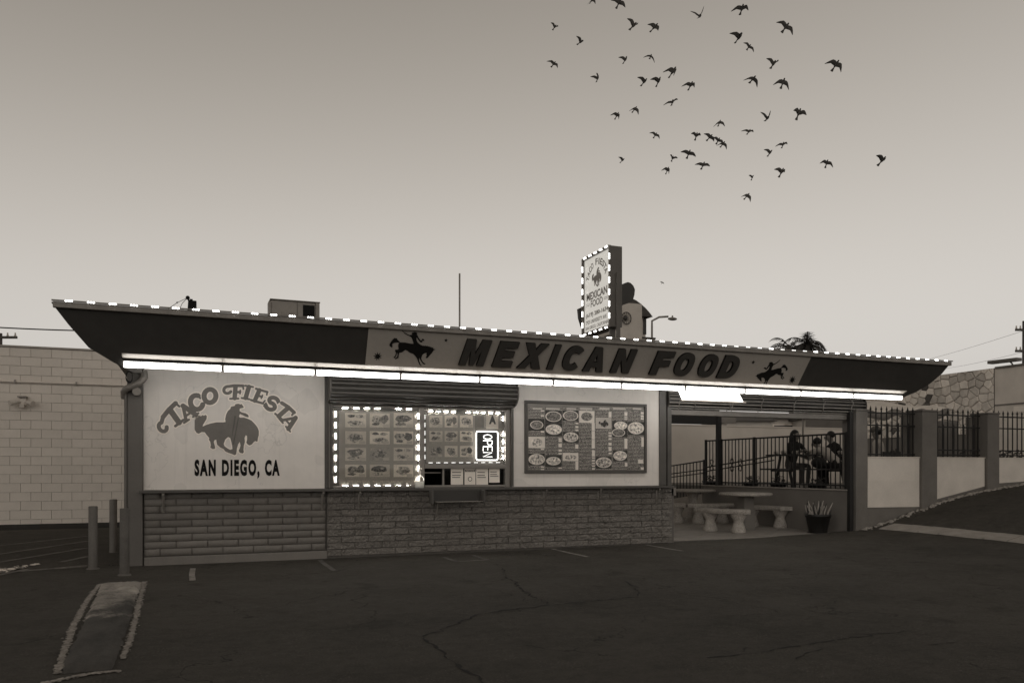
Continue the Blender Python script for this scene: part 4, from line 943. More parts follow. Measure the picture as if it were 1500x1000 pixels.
MB().ellipsoid(q(259.5, 443), (.012, .012, .012), 6, 5).build('wire_nut', 'black', rf)
# pylon sign
py0, py1, pz_0, pz_1 = 2.15, 3.36, 4.20, 5.84; PX_ = 8.5
sg = empty('pylon_sign', (8.6, 2.7, 3.2), 'internally lit roof sign box with arched lettering and LED border', 'sign')
box('cabinet', 'post', sg, PX_ + .012, PX_ + .27, py0, py1, pz_0, pz_1, .01)
fm = emit('lit_sign_face', .42, (1, .97, .90)); fm.node_tree.nodes['Principled BSDF'].inputs['Base Color'].default_value = (.55, .52, .47, 1); MT['sign_face'] = fm
box('face', 'sign_face', sg, PX_ + .003, PX_ + .0115, py0 + .04, py1 - .04, pz_0 + .04, pz_1 - .04)
for q_ in ((py0, py1, pz_1 - .045, pz_1 + .005), (py0, py1, pz_0 - .005, pz_0 + .045), (py0 - .004, py0 + .045, pz_0 + .046, pz_1 - .046), (py1 - .045, py1 + .004, pz_0 + .046, pz_1 - .046)): box('frame_rail', 'post', sg, PX_ - .02, PX_ + .0115, *q_)
for yy in (py0 + .16, py0 - .045): box('post', 'post', sg, PX_ + .08 if yy > py0 else PX_ + .12, PX_ + .2, yy, yy + .04, 3.2, 4.19 if yy > py0 else pz_1 - .55)
SG = frame((PX_ + .003, py1, pz_0), (0, -1, 0), (0, 0, 1)); sw = py1 - py0; shh = pz_1 - pz_0
def arch_text(s, c, rad, a0, a1, h):
    n_ = len(s)
    for i, ch in enumerate(s):
        if ch == ' ': continue
        a = R(a0 + (a1 - a0) * i / (n_ - 1)); m_ = SG @ Matrix.Translation((c[0] + rad * math.cos(a), c[1] + rad * math.sin(a), 0)) @ Matrix.Rotation(a - math.pi / 2, 4, 'Z')
        text('lettering', ch, 'text_soft', sg, m_, -h * (.4 if ch != 'I' else .15), h * (.4 if ch != 'I' else .15), -h / 2, h / 2, .02, 0, .002)
arch_text('TACO FIESTA', (sw * .5, shh * .62), .44, 158, 22, .13)
hx = [((x - 710) / 440 * .42 + sw * .5, -(y - 465) / 350 * .40 + shh * .68) for x, y in HORSE]; hl = [((x - 710) / 440 * .42 + sw * .5, -(y - 465) / 350 * .40 + shh * .68) for x, y in HOLE]
shape('emblem', [hx, hl], .002, 'text_soft', sg, SG)
for s_, x0, x1, y0, y1, bo in (('MEXICAN', .12, .88, .43, .53, .03), ('FOOD', .28, .72, .33, .42, .02), ('(619) 280-1634', .1, .92, .20, .27, .03), ('2925 UNIVERSITY AVE', .1, .86, .125, .175, .01), ('SAN DIEGO, CALIFORNIA', .08, .92, .05, .10, .01)):
    text('lettering', s_, 'text_soft', sg, SG, x0 * sw, x1 * sw, y0 * shh, y1 * shh, bo, 0, .002)
for x0 in (.10, .76):
    for y in (.365, .385): text('flourish', '-', 'text_soft', sg, SG, x0 * sw, (x0 + .14) * sw, y * shh, (y + .006) * shh)
led_strip('sign_led_strip', [(PX_ - .03, py1, pz_1), (PX_ - .03, py0, pz_1), (PX_ - .03, py0, pz_0), (PX_ - .03, py1, pz_0), (PX_ - .03, py1, pz_1)], 'dashed LED string framing the lit roof sign', .24, .12, 0, 'led', rad=.014)
# dark oval board behind the sign
ov = empty('oval_board', (9.4, 4.0, 3.2), 'dark rounded ornamental board standing behind the lit roof sign', 'sign board')
OY = 4.0
def oq(x, y): p = atY(x, y, OY); return (p.x, p.z)
shape('disc', [[oq(830 + x / 6.25, 345 + y / 6.25) for x, y in ((95, 675), (150, 650), (300, 560), (450, 470), (520, 440), (545, 432), (570, 440), (595, 465), (610, 500), (605, 550), (590, 600), (578, 615), (500, 640), (400, 760), (260, 880), (190, 915), (160, 890), (125, 830), (103, 760))]], .08, 'letter', ov, WALL(OY))
box('leg', 'post', ov, 9.0, 9.08, OY - .079, OY - .001, 3.2, 4.6)

# ================================================================== THE PATIO
# floor of diagonal tiles
slab = MB().box(8.42, 12.59, .02, 7.6, -.05, .045).build('patio_floor', 'mortar'); tag(slab, 'pale patio floor of diagonal tiles', kind='structure')
ts = .62
for i in range(-16, 17):
    for j in range(-16, 17):
        cx, cy = 10.5 + (i + j) * ts * .7071, 3.8 + (i - j) * ts * .7071; h = ts * .7071 - .006
        pl = clip_rect([(cx - h, cy), (cx, cy - h), (cx + h, cy), (cx, cy + h)], 8.57, 12.585, .03, 7.55)
        if len(pl) > 2: MB().prism(pl, .046, .058 + random.uniform(0, .003), lambda u, v, q: (u, v, q)).build('tile', 'tile', slab)
# terrace and retaining wall
tag(box('terrace', 'stucco_dim', None, 12.76, 19.0, .16, 9.0, -.05, .90), 'raised terrace behind the patio', kind='structure')
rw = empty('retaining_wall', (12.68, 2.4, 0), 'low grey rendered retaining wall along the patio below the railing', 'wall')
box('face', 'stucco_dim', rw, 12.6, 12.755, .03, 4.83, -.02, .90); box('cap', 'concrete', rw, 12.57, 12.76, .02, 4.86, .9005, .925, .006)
mb = MB(); mb.add([(12.6, 4.86, 0), (13.9, 4.86, 0), (13.9, 8.4, 0), (12.6, 8.4, 0), (12.6, 4.86, .70), (13.9, 4.86, .70), (13.9, 8.4, .25), (12.6, 8.4, .25)], [(0, 3, 2, 1), (4, 5, 6, 7), (0, 1, 5, 4), (1, 2, 6, 5), (2, 3, 7, 6), (3, 0, 4, 7)])
tag(mb.build('ramp', 'concrete'), 'sloping concrete ramp behind the patio', kind='structure')
# railing on the wall: each bar a part
rl = empty('terrace_railing', (12.68, 2.4, .92), 'black iron railing with scroll ornaments on the retaining wall', 'railing')
RX = 12.68
MB().bar((RX, .1, 2.03), (RX, 4.83, 2.03), .035, .035).build('top_rail', 'iron', rl); MB().bar((RX, .1, 1.0), (RX, 4.83, 1.0), .03, .03).build('bottom_rail', 'iron', rl)
MB().tube([(RX - .06, 2.2, 1.62), (RX - .06, 4.8, 1.36)], .016, 6).build('handrail', 'iron', rl); MB().tube([(RX - .06, 2.2, 1.52), (RX - .06, 4.8, 1.26)], .014, 6).build('handrail', 'iron', rl)
barm = mesh_of(MB().box(-.009, .009, -.009, .009, 0, 1.09), 'bar', 'iron'); y = .18
while y < 4.8: add_obj('bar', barm, None, rl, Matrix.Translation((RX, y, .93))); y += .128
for y in (.12, 1.62, 2.95, 4.2, 4.82): box('post', 'iron', rl, RX - .025, RX + .025, y - .025, y + .025, .926, 2.06)
def scroll(cx, y, z, parent):
    m = MB()
    for s in (-1, 1):
        for t in (-1, 1): m.tube([(cx, y + s * .01, z), (cx, y + s * .05, z + t * .04), (cx, y + s * .065, z + t * .10), (cx, y + s * .03, z + t * .15), (cx, y + s * .015, z + t * .11)], .009, 5)
    m.build('scroll', 'iron', parent)
for y in (2.95 + .5, 3.75, 4.55): scroll(RX - .015, y, 1.42, rl)
r2 = empty('ramp_railing', (12.68, 6, .3), 'black iron handrail sloping down the ramp past the tables', 'railing')
MB().bar((RX, 4.92, 1.53), (RX, 8.2, 1.26), .03, .03).build('top_rail', 'iron', r2)
for dz in (.13, .22): MB().tube([(RX - .05, 4.88, 1.44 - dz), (RX - .05, 8.2, 1.17 - dz)], .014, 6).build('handrail', 'iron', r2)
y = 4.92
while y < 8.2:
    zt_ = 1.53 - (y - 4.92) * .082; box('bar', 'iron', r2, RX - .009, RX + .009, y - .009, y + .009, .06, zt_); y += .15
box('end_post', 'iron', r2, RX - .03, RX + .03, 4.86, 4.915, .05, 1.56)
pp = empty('canopy_post', (12.5, 4.2, 0), 'slim black steel post rising beside the patio tables', 'post')
MB().box(12.56, 12.66, 4.15, 4.25, .93, 2.72).build('shaft', 'iron', pp); box('base_plate', 'iron', pp, 12.575, 12.72, 4.1, 4.3, .9255, .935)
# back wall
bk = empty('garden_wall', (16, 8.6, 0), 'long white rendered wall behind the ramp and railings', 'wall')
box('face', 'white_wall', bk, 11.5, 22.0, 9.0, 9.2, 0, 2.67); box('coping', 'white_wall', bk, 11.5, 22.0, 8.97, 9.23, 2.673, 2.71)
# beams over the patio opening
pl_ = empty('patio_lintel', (10.7, .1, 2.3), 'pale steel lintel beam over the open patio gate', 'beam')
box('beam', 'soffit', pl_, 8.45, 12.70, .06, .20, 2.29, 2.385, .01); box('rear_beam', 'iron', pl_, 8.6, 13.95, 6.0, 6.1, 2.53, 2.95); box('beam_end', 'frame', pl_, 13.955, 14.5, 6.0, 6.1, 2.58, 2.90)
rg = empty('rolled_grille', (10.7, 0, 2.5), 'rolled up bar grille bundled above the patio opening', 'shutter')
for k in range(7):
    a = R(-72 + k * 25); MB().tube([(8.45, .10 - .19 * math.cos(a), 2.555 + .155 * math.sin(a)), (12.95, .10 - .19 * math.cos(a), 2.555 + .155 * math.sin(a))], .012, 6).build('rod', 'frame', rg)
MB().tube([(8.45, .10, 2.555), (12.95, .10, 2.555)], .13, 18).build('roll', 'letter', rg)
for x in (9.0, 9.75, 10.45, 11.2, 11.9, 12.6): MB().tube([(x + .03 * math.sin(k * 1.5), .10 - .205 * math.cos(R(-75 + k * 19)), 2.555 + .168 * math.sin(R(-75 + k * 19))) for k in range(9)], .009, 6).build('link_strap', 'frame', rg)
for x in (8.435, 12.951): MB().tube([(x, .1, 2.565), (x + .02, .1, 2.565)], .2, 16).build('end_plate', 'letter', rg)
gj = empty('gate_jamb', (12.62, 0, 0), 'black steel guide channel at the side of the patio opening', 'gate post')
box('channel', 'iron', gj, 12.585, 12.665, -.045, .028, .09, 2.42); box('roller', 'iron', gj, 12.56, 12.66, -.06, .02, 2.4205, 2.47)
gj2 = empty('gate_jamb', (8.5, 0, 0), 'grey steel guide channel against the end of the stand', 'gate post')
box('channel', 'ledge', gj2, 8.44, 8.52, -.045, .05, 1.04, 2.42); box('bracket', 'metal', gj2, 8.44, 8.60, -.06, -.046, .86, 1.03)

# round stone tables and curved benches
def stone_table(x, y, square, lab):
    t = empty('stone_table', (x, y, .06), lab, 'table', 'stone tables on the patio')
    MB().lathe((x, y, .06), [(.001, .70), (.50, .70), (.545, .72), (.55, .745), (.53, .77), (.001, .775)], 30).build('table_top', 'terrazzo', t)
    if square: MB().box(x - .14, x + .14, y - .14, y + .14, .058, .40).box(x - .125, x + .125, y - .125, y + .125, .40, .762).build('pedestal', 'stucco_dim', t, .008)
    else: MB().lathe((x, y, .058), [(.17, 0), (.18, .1), (.13, .14), (.14, .19), (.10, .30), (.085, .42), (.12, .58), (.17, .7)], 20).build('pedestal', 'terrazzo', t)
    return t
T1 = (11.48, 1.72); T2 = (12.0, 4.4)
stone_table(*T1, True, 'round stone table on a square pedestal'); stone_table(*T2, False, 'round stone table on a turned urn pedestal')
def bench(cx, cy, ang, rad, lab, h=.43):
    b = empty('stone_bench', (cx + rad * math.cos(ang), cy + rad * math.sin(ang), .06), lab, 'bench', 'curved stone benches round the patio tables')
    m = MB(); n_ = 12; vs = []
    for i in range(n_ + 1):
        a = ang + R(-32 + 64 * i / n_)
        for r_, z_ in ((rad - .16, h - .055), (rad - .17, h - .01), (rad - .15, h + .03), (rad + .15, h + .03), (rad + .17, h - .01), (rad + .16, h - .055)):
            vs.append((cx + r_ * math.cos(a), cy + r_ * math.sin(a), .06 + z_))
    fs = [(i * 6 + k, i * 6 + (k + 1) % 6, (i + 1) * 6 + (k + 1) % 6, (i + 1) * 6 + k) for i in range(n_) for k in range(6)] + [tuple(range(6)), tuple(range(n_ * 6 + 5, n_ * 6 - 1, -1))]
    m.add(vs, fs).build('seat', 'terrazzo', b)
    for s in (-1, 1):
        a = ang + s * R(19); px_, py_ = cx + rad * math.cos(a), cy + rad * math.sin(a)
        MB().lathe((px_, py_, .058), [(.15, 0), (.16, .05), (.14, .09), (.115, .17), (.10, .215), (.125, .27), (.165, .33), (.16, h - .05)], 16, (1, .85)).build('leg', 'terrazzo', b)
bench(*T1, R(205), .98 - .02, 'curved stone bench on the open side of the square pedestal table'); bench(*T1, R(25), 1.0, 'curved stone bench between the square pedestal table and retaining wall')
bench(*T2, R(195), .95, 'curved stone bench at the urn table beside the stand'); bench(*T2, R(262), .95, 'curved stone bench between the two stone tables')
# potted plant
pp_ = atZ(1198.5, 777, .06)
pt = empty('potted_plant', (pp_.x, pp_.y, .06), 'black plastic pot of upright pale succulent stems by the retaining wall', 'potted plant')
pcx, pcy = 12.22, .42
MB().lathe((pcx, pcy, .06), [(.001, 0), (.17, 0), (.175, .02), (.235, .31), (.25, .315), (.255, .37), (.235, .375), (.225, .33), (.001, .32)], 26).build('pot', 'pot', pt)
MB().lathe((pcx, pcy, .052), [(.001, 0), (.2, 0), (.205, .018), (.001, .02)], 20).build('saucer', 'pot', pt)
for k in range(26):
    a = random.uniform(0, 6.28); r_ = random.uniform(.02, .18); h_ = random.uniform(.14, .34); b0 = Vector((pcx + r_ * math.cos(a), pcy + r_ * math.sin(a), .37)); ou = Vector((math.cos(a), math.sin(a), 0)) * random.uniform(.02, .14)
    MB().tube([b0, b0 + ou * .5 + Vector((random.gauss(0, .02), random.gauss(0, .02), h_ * .5)), b0 + ou + Vector((0, 0, h_))], [.016, .018, .007], 6).build('stem', 'stem' if k % 3 else 'leaf', pt)

# ---- pillars and spear fence along the drive
def pillar(name, x0, x1, y0, y1, zt_, zb, lab, cap=True):
    e = empty(name, ((x0 + x1) / 2, (y0 + y1) / 2, zb), lab, 'pillar', 'grey pillars of the drive fence'); box('shaft', 'pillar', e, x0, x1, y0, y1, zb - .1, zt_ - .041, .012)
    box('cap', 'pillar', e, x0 - .015, x1 + .015, y0 - .015, y1 + .015, zt_ - .04, zt_, .012)
pillar('fence_pillar', 12.70, 12.995, -.09, .28, 2.50, .1, 'grey rendered pillar between the patio gate and the spear fence')
pillar('fence_pillar', 14.39, 14.80, -.14, .26, 2.53, .45, 'grey rendered fence pillar with a chipped base in mid fence')
pillar('fence_pillar', 16.25, 16.60, -.14, .26, 2.52, .9, 'grey rendered fence pillar higher up the drive')
pillar('fence_pillar', 18.9, 19.3, -.14, .26, 2.52, 1.0, 'grey rendered fence pillar at the top of the drive')
def picket(h):
    m = MB().box(-.009, .009, -.009, .009, 0, h - .09); m.lathe((0, 0, h - .09), [(.009, 0), (.022, .012), (.016, .03), (.0, .09)], 6); return m
for (x0, x1, zb0, zb1, lab, cat_) in ((12.997, 14.388, .10, .45, 'patched pale panel wall nearest the patio gate pillar', 0), (14.803, 16.248, .55, .88, 'stained pale panel wall between two fence pillars', 0), (16.603, 18.898, .90, 1.05, 'pale panel wall at the top of the drive', 0)):
    e = empty('panel_wall', ((x0 + x1) / 2, .06, zb0), lab, 'wall', 'pale panel walls under the spear fence')
    mb = MB(); mb.add([(x0, -.06, zb0 - .4), (x1, -.06, zb1 - .4), (x1, .14, zb1 - .4), (x0, .14, zb0 - .4), (x0, -.06, 1.535), (x1, -.06, 1.535), (x1, .14, 1.535), (x0, .14, 1.535)], [(0, 3, 2, 1), (4, 5, 6, 7), (0, 1, 5, 4), (1, 2, 6, 5), (2, 3, 7, 6), (3, 0, 4, 7)])
    mb.build('base', 'pillar', e)
    zl = {12.997: .57, 14.803: .70, 16.603: 1.02}[x0]; mb = MB(); zr = {12.997: .56, 14.803: .96, 16.603: 1.12}[x0]
    mb.add([(x0 + .01, -.075, zl), (x1 - .01, -.075, zr), (x1 - .01, -.061, zr), (x0 + .01, -.061, zl), (x0 + .01, -.075, 1.55), (x1 - .01, -.075, 1.55), (x1 - .01, -.061, 1.55), (x0 + .01, -.061, 1.55)], [(0, 3, 2, 1), (4, 5, 6, 7), (0, 1, 5, 4), (1, 2, 6, 5), (2, 3, 7, 6), (3, 0, 4, 7)])
    mb.build('panel', 'stucco', e)
    if x0 < 13:
        mb = MB().box(x0 + .03, x1 - .14, -.079, -.0755, 1.09, 1.54); mb.build('fresh_patch', 'white_wall', e)
    box('cap', 'stucco', e, x0 + .002, x1 - .002, -.09, .16, 1.5505, 1.572, .004)
    f = empty('spear_fence', ((x0 + x1) / 2, .05, 1.57), {12.997: 'black iron spear top fence panel next to the patio pillar', 14.803: 'black iron spear top fence panel between the two mid pillars', 16.603: 'black iron spear top fence panel at the top of the drive'}[x0], 'fence', 'spear top fence panels')
    for zz in (1.62, 1.72 if x0 > 13 else 1.63, 2.20, 2.45):
        if zz == 1.63: continue
        MB().bar((x0, .05, zz), (x1, .05, zz), .022, .026).build('rail', 'iron', f)
    k = int((x1 - x0) / .135); pm = mesh_of(picket(1.02), 'picket', 'iron'); ps = mesh_of(picket(.70), 'picket', 'iron')
    for i in range(k): add_obj('picket', pm, None, f, Matrix.Translation((x0 + .07 + i * (x1 - x0 - .12) / (k - 1), .05, 1.575)))
    for i in range(k - 1):
        if x0 < 16 and i % 2 == 0: add_obj('short_picket', ps, None, f, Matrix.Translation((x0 + .07 + (i + .5) * (x1 - x0 - .12) / (k - 1), .085, 1.575)))
    box('end_post', 'pillar', f, x1 - .14, x1 - .03, .16, .27, 1.575, 2.44)

mb = MB(); rd = random.Random(8)
for k in range(420):
    x = rd.uniform(12.8, 17.6); y = -.10 - abs(rd.gauss(0, .06)) - (.05 if 14.3 < x < 14.9 or 16.2 < x < 16.7 else 0); z0 = ground_z(x); r_ = rd.uniform(.008, .035) * (1.5 if rd.random() < .1 else 1)
    mb.ellipsoid((x, y, z0 + r_ * .3), (r_ * rd.uniform(.7, 1.6), r_, r_ * .6), 5, 4)
tag(mb.build('wall_debris', 'concrete'), 'line of crumbled concrete and grit along the foot of the drive wall', 'debris', kind='stuff')
# ---- people
def person(name, lab, joints, bones, rad, mats, face_dir, hair=None, cap=None):
    """joints: name -> point; one continuous skinned body, materials chosen by nearest bone"""
    me = bpy.data.meshes.new(name); keys = list(joints); ix = {k: i for i, k in enumerate(keys)}
    me.from_pydata([joints[k] for k in keys], [(ix[a], ix[b]) for a, b in bones], [])
    o = bpy.data.objects.new(name, me); COL.objects.link(o)
    sk = o.modifiers.new('skin', 'SKIN'); sk.use_smooth_shade = True
    for k in keys:
        v = me.skin_vertices[0].data[ix[k]]; v.radius = rad[k] if isinstance(rad[k], tuple) else (rad[k], rad[k]); v.use_root = (k == 'pelvis')
    sb = o.modifiers.new('sub', 'SUBSURF'); sb.levels = 2; sb.render_levels = 2
    dg = bpy.context.evaluated_depsgraph_get(); dg.update(); m2 = bpy.data.meshes.new_from_object(o.evaluated_get(dg)); m2.name = name
    bpy.data.objects.remove(o); bpy.data.meshes.remove(me)
    m2.materials.clear(); ms = sorted(set(mats.values()))
    for q in ms: m2.materials.append(MT[q])
    B = [(Vector(joints[a]), Vector(joints[b]), ms.index(mats.get(a + b, mats['*']))) for a, b in bones]
    for p in m2.polygons:
        c = p.center; best = (9, 0)
        for a, b, mi in B:
            d = b - a; t = max(0, min(1, (c - a).dot(d) / d.length_squared)); e = (c - a - d * t).length
            if e < best[0]: best = (e, mi)
        p.material_index = best[1]; p.use_smooth = True
    o = add_obj(name, m2); tag(o, lab, 'person', 'people on the terrace')
    H = Vector(joints['head']); f = Vector(face_dir).normalized(); s = f.cross(Vector((0, 0, 1)))
    nm = MB().ellipsoid(H + f * .10 + Vector((0, 0, -.01)), (.018, .018, .025), 8, 6); nm.build('nose', 'skin', o)
    for q in (-1, 1): MB().ellipsoid(H + f * .088 + s * q * .034 + Vector((0, 0, .02)), (.012, .012, .008), 6, 5).build('eye', 'hair', o)
    MB().ellipsoid(H + f * .09 + Vector((0, 0, -.05)), (.02, .02, .008), 8, 5).build('mouth', 'mark', o)
    for q in (-1, 1): MB().ellipsoid(H + s * q * .085, (.018, .018, .03), 8, 6).build('ear', 'skin', o)
    hm = MB()
    if hair == 'long':
        hm.ellipsoid(H - f * .048 + Vector((0, 0, .035)), (.096, .096, .10), 14, 10)
        hm.tube([H - f * .05 + Vector((0, 0, .05)), H - f * .085 + Vector((0, 0, -.08)), H - f * .10 + Vector((0, 0, -.22)), H - f * .085 + Vector((0, 0, -.36))], [.10, .105, .10, .05], 12)
    else: hm.ellipsoid(H - f * .045 + Vector((0, 0, .038)), (.092, .092, .09), 14, 10)
    hm.build('hair', 'hair', o)
    if cap:
        cm = MB().ellipsoid(H - f * .01 + Vector((0, 0, .075)), (.112, .112, .085), 14, 8); cm.prism(ell(0, 0, .10, .085, 14, 2), .055, .068, lambda u, v, h: H + f * (.10 + v) + s * u + Vector((0, 0, h))); cm.build('cap', cap, o)
    return o
BN = [('pelvis', 'waist'), ('waist', 'chest'), ('chest', 'neck'), ('neck', 'head'), ('head', 'crown')]
for s in 'lr': BN += [('chest', 'sh' + s), ('sh' + s, 'el' + s), ('el' + s, 'wr' + s), ('wr' + s, 'ha' + s), ('pelvis', 'hi' + s), ('hi' + s, 'kn' + s), ('kn' + s, 'an' + s), ('an' + s, 'to' + s)]
RD = dict(pelvis=(.15, .12), waist=(.135, .10), chest=(.16, .11), neck=.052, head=(.082, .098), crown=(.06, .06), **{k + s: v for s in 'lr' for k, v in dict(sh=.062, el=.045, wr=.032, ha=(.042, .022), hi=.088, kn=.06, an=.042, to=(.045, .035)).items()})
def pose(base, f, seated, lean=.1, arms='table', z=.0):
    """joint positions; base = ground point under the pelvis, f = facing direction"""
    b = Vector(base); f = Vector((*f, 0)).normalized(); s = Vector((f.y, -f.x, 0)); U = Vector((0, 0, 1)); J = {}
    ph = .52 if seated else .95
    J['pelvis'] = b + U * ph; J['waist'] = b + U * (ph + .20) + f * lean * .3; J['chest'] = b + U * (ph + .42) + f * lean; J['neck'] = b + U * (ph + .56) + f * lean * 1.25
    J['head'] = b + U * (ph + .70) + f * (lean * 1.4 + .03); J['crown'] = J['head'] + U * .07
    for k_, w_ in (('waist', .3), ('chest', .8), ('neck', 1.0), ('head', 1.25), ('crown', 1.35)): J[k_] = J[k_] - U * lean * lean * w_ * 1.1
    for q, c in ((1, 'r'), (-1, 'l')):
        J['sh' + c] = J['chest'] + s * q * .19 + U * .07
        if arms == 'table': J['el' + c] = J['sh' + c] + f * .17 - U * .22 + s * q * .04; J['wr' + c] = J['el' + c] + f * .22 + U * .06 - s * q * .08; J['ha' + c] = J['wr' + c] + f * .10 + U * .02
        else: J['el' + c] = J['sh' + c] - U * .28 + s * q * .05; J['wr' + c] = J['el' + c] - U * .22 + f * .10; J['ha' + c] = J['wr' + c] - U * .09 + f * .03
        J['hi' + c] = J['pelvis'] + s * q * .10 - U * .03
        if seated: J['kn' + c] = J['hi' + c] + f * .42 + U * .02; J['an' + c] = J['kn' + c] - U * .41 - f * .04; J['to' + c] = J['an' + c] + f * .15 - U * .045
        else: J['kn' + c] = J['hi' + c] - U * .42 + f * .03; J['an' + c] = J['kn' + c] - U * .42 - f * .02; J['to' + c] = J['an' + c] + f * .15 - U * .045
    dz = b.z + .032 - J['tor'].z
    for k in ('anl', 'anr', 'tol', 'tor'): J[k].z += dz
    return {k: tuple(v) for k, v in J.items()}
TZ = .90
fd = Vector((_R[0], _R[1]))     # along the picnic table
nd = Vector((_W[0], _W[1]))     # away from the car park
tc = Vector((13.62, 2.25))
def on_t(a, b): p = tc + fd * a + nd * b; return (p.x, p.y, TZ)
body = lambda top, legs: {'*': top, **{a + b: legs for s in 'lr' for a, b in (('pelvis', 'hi' + s), ('hi' + s, 'kn' + s), ('kn' + s, 'an' + s))}, **{a + b: 'cloth_pale' for s in 'lr' for a, b in (('an' + s, 'to' + s),)}, 'neckhead': 'skin', 'headcrown': 'skin', **{a + b: 'skin' for s in 'lr' for a, b in (('el' + s, 'wr' + s), ('wr' + s, 'ha' + s))}}
person('person', 'person with long dark hair in a dark top at the picnic table', pose(on_t(-.16, .62), tuple(-nd * .9 + fd * .5), True, .08), BN, RD, body('cloth_dark', 'cloth_mid'), (*(-nd * .9 + fd * .5), 0), 'long')
person('person', 'person in a white shirt bending over the picnic table', pose(on_t(.42, -.60), tuple(nd - fd * .55), True, .40), BN, RD, body('cloth_pale', 'cloth_dark'), (*(nd - fd * .55), -.3), 'short')
person('person', 'person in dark clothes at the end of the picnic table', pose(on_t(.86, .20), tuple(-fd), True, .20), BN, RD, body('cloth_dark', 'cloth_dark'), (*(-fd), -.2), 'short')
person('person', 'person in a cap and pale shirt sitting behind the spear fence', pose((14.72, 1.25, TZ), (-.5, .9), True, .05, 'down'), BN, RD, body('cloth_pale', 'cloth_dark'), (-.5, .9, 0), 'short', 'cloth_mid')
ch = empty('outdoor_chair', (14.72, 1.25, TZ), 'dark chair under the person in the cap behind the fence', 'chair')
box('seat', 'wood', ch, 14.47, 14.97, 1.02, 1.48, TZ + .40, TZ + .44, .01); box('backrest', 'wood', ch, 14.47, 14.97, .90, .96, TZ + .45, TZ + .80, .01)
for dx in (.03, .43):
    for dy in (.04, .40): box('leg', 'wood', ch, 14.49 + dx, 14.53 + dx, 1.02 + dy, 1.06 + dy, TZ, TZ + .399)
# picnic table with food
pn = empty('picnic_table', (tc.x, tc.y, TZ), 'dark picnic table with attached benches behind the terrace railing', 'picnic table')
def pt3(a, b, z_): p = tc + fd * a + nd * b; return (p.x, p.y, TZ + z_)
for k in range(5): MB().bar(pt3(-.85, -.30 + k * .15, .74), pt3(.80, -.30 + k * .15, .74), .14, .035).build('plank', 'wood', pn)
for sgn in (-1, 1):
    for k in range(2): MB().bar(pt3(-.85, sgn * (.58 + k * .13), .42), pt3(.80, sgn * (.58 + k * .13), .42), .12, .035).build('bench_plank', 'wood', pn)
for a in (-.6, .55):
    MB().bar(pt3(a, -.72, .385), pt3(a, .72, .385), .04, .035).build('crossbar', 'wood', pn)
    for sgn in (-1, 1): MB().bar(pt3(a + .045, sgn * .6, 0.0), pt3(a + .045, sgn * .22, .72), .04, .07).build('leg', 'wood', pn)
for k, (a, b, sz) in enumerate(((-.75, -.05, .06), (-.55, .0, .08), (-.34, -.1, .075), (.02, -.12, .08), (.25, .02, .07), (.72, -.02, .07))):
    e = empty('food_wrapper', pt3(a, b, .758), 'crumpled pale food wrapper on the picnic table', 'wrapper', 'food wrappers on the picnic table')
    p = Vector(pt3(a, b, .758)); rd = random.Random(k); m = MB().ellipsoid(p + Vector((0, 0, sz * .6)), (sz, sz * .8, sz * .6), 8, 6); m.v = [(x + rd.gauss(0, .006), y + rd.gauss(0, .006), max(z_ + rd.gauss(0, .006), p.z)) for x, y, z_ in m.v]; m.sm = [False] * len(m.f)
    m.build('paper', 'cloth_pale', e)
hb = empty('handbag', pt3(.0, -.62, .44), 'dark slouched bag resting on the picnic bench', 'bag')
m = MB().ellipsoid(Vector(pt3(.0, -.63, .56)), (.19, .12, .125), 12, 8); m.build('body', 'cloth_dark', hb); MB().tube([pt3(-.1, -.63, .64), pt3(-.05, -.63, .78), pt3(.05, -.63, .78), pt3(.1, -.63, .64)], .012, 6).build('strap', 'cloth_dark', hb)
# planters at the foot of the railing
for i, (px, wd) in enumerate(((1100, .5), (1140, .5), (1197, .5), (1040, .6))):
    p = atX(px, 704, 13.0); e = empty('planter', (13.0, p.y, TZ), ['dark bowl planter between two railing scroll ornaments', 'dark bowl planter in front of the picnic bench end', 'dark bowl planter below the seated people at the railing', 'dark bowl planter beside the slim black canopy post'][i], 'planter', 'low planters behind the railing')
    MB().lathe((13.0, p.y, TZ), [(.001, 0), (.15, 0), (.2, .10), (.22, .11), (.2, .12), (.001, .11)], 14).build('bowl', 'pot', e)
    lm = MB(); rd = random.Random(i)
    for k in range(90):
        a, r_, h_ = rd.uniform(0, 6.28), rd.uniform(0, .2), rd.uniform(.1, .26); c = Vector((13.0 + r_ * math.cos(a), p.y + r_ * math.sin(a), TZ + h_)); u = Vector((rd.gauss(0, 1), rd.gauss(0, 1), rd.gauss(0, 1))).normalized() * .035; v = u.orthogonal().normalized() * .02
        lm.add([c - u, c + v, c + u, c - v], [(0, 1, 2, 3)])
    lm.build('foliage', 'leaf', e)
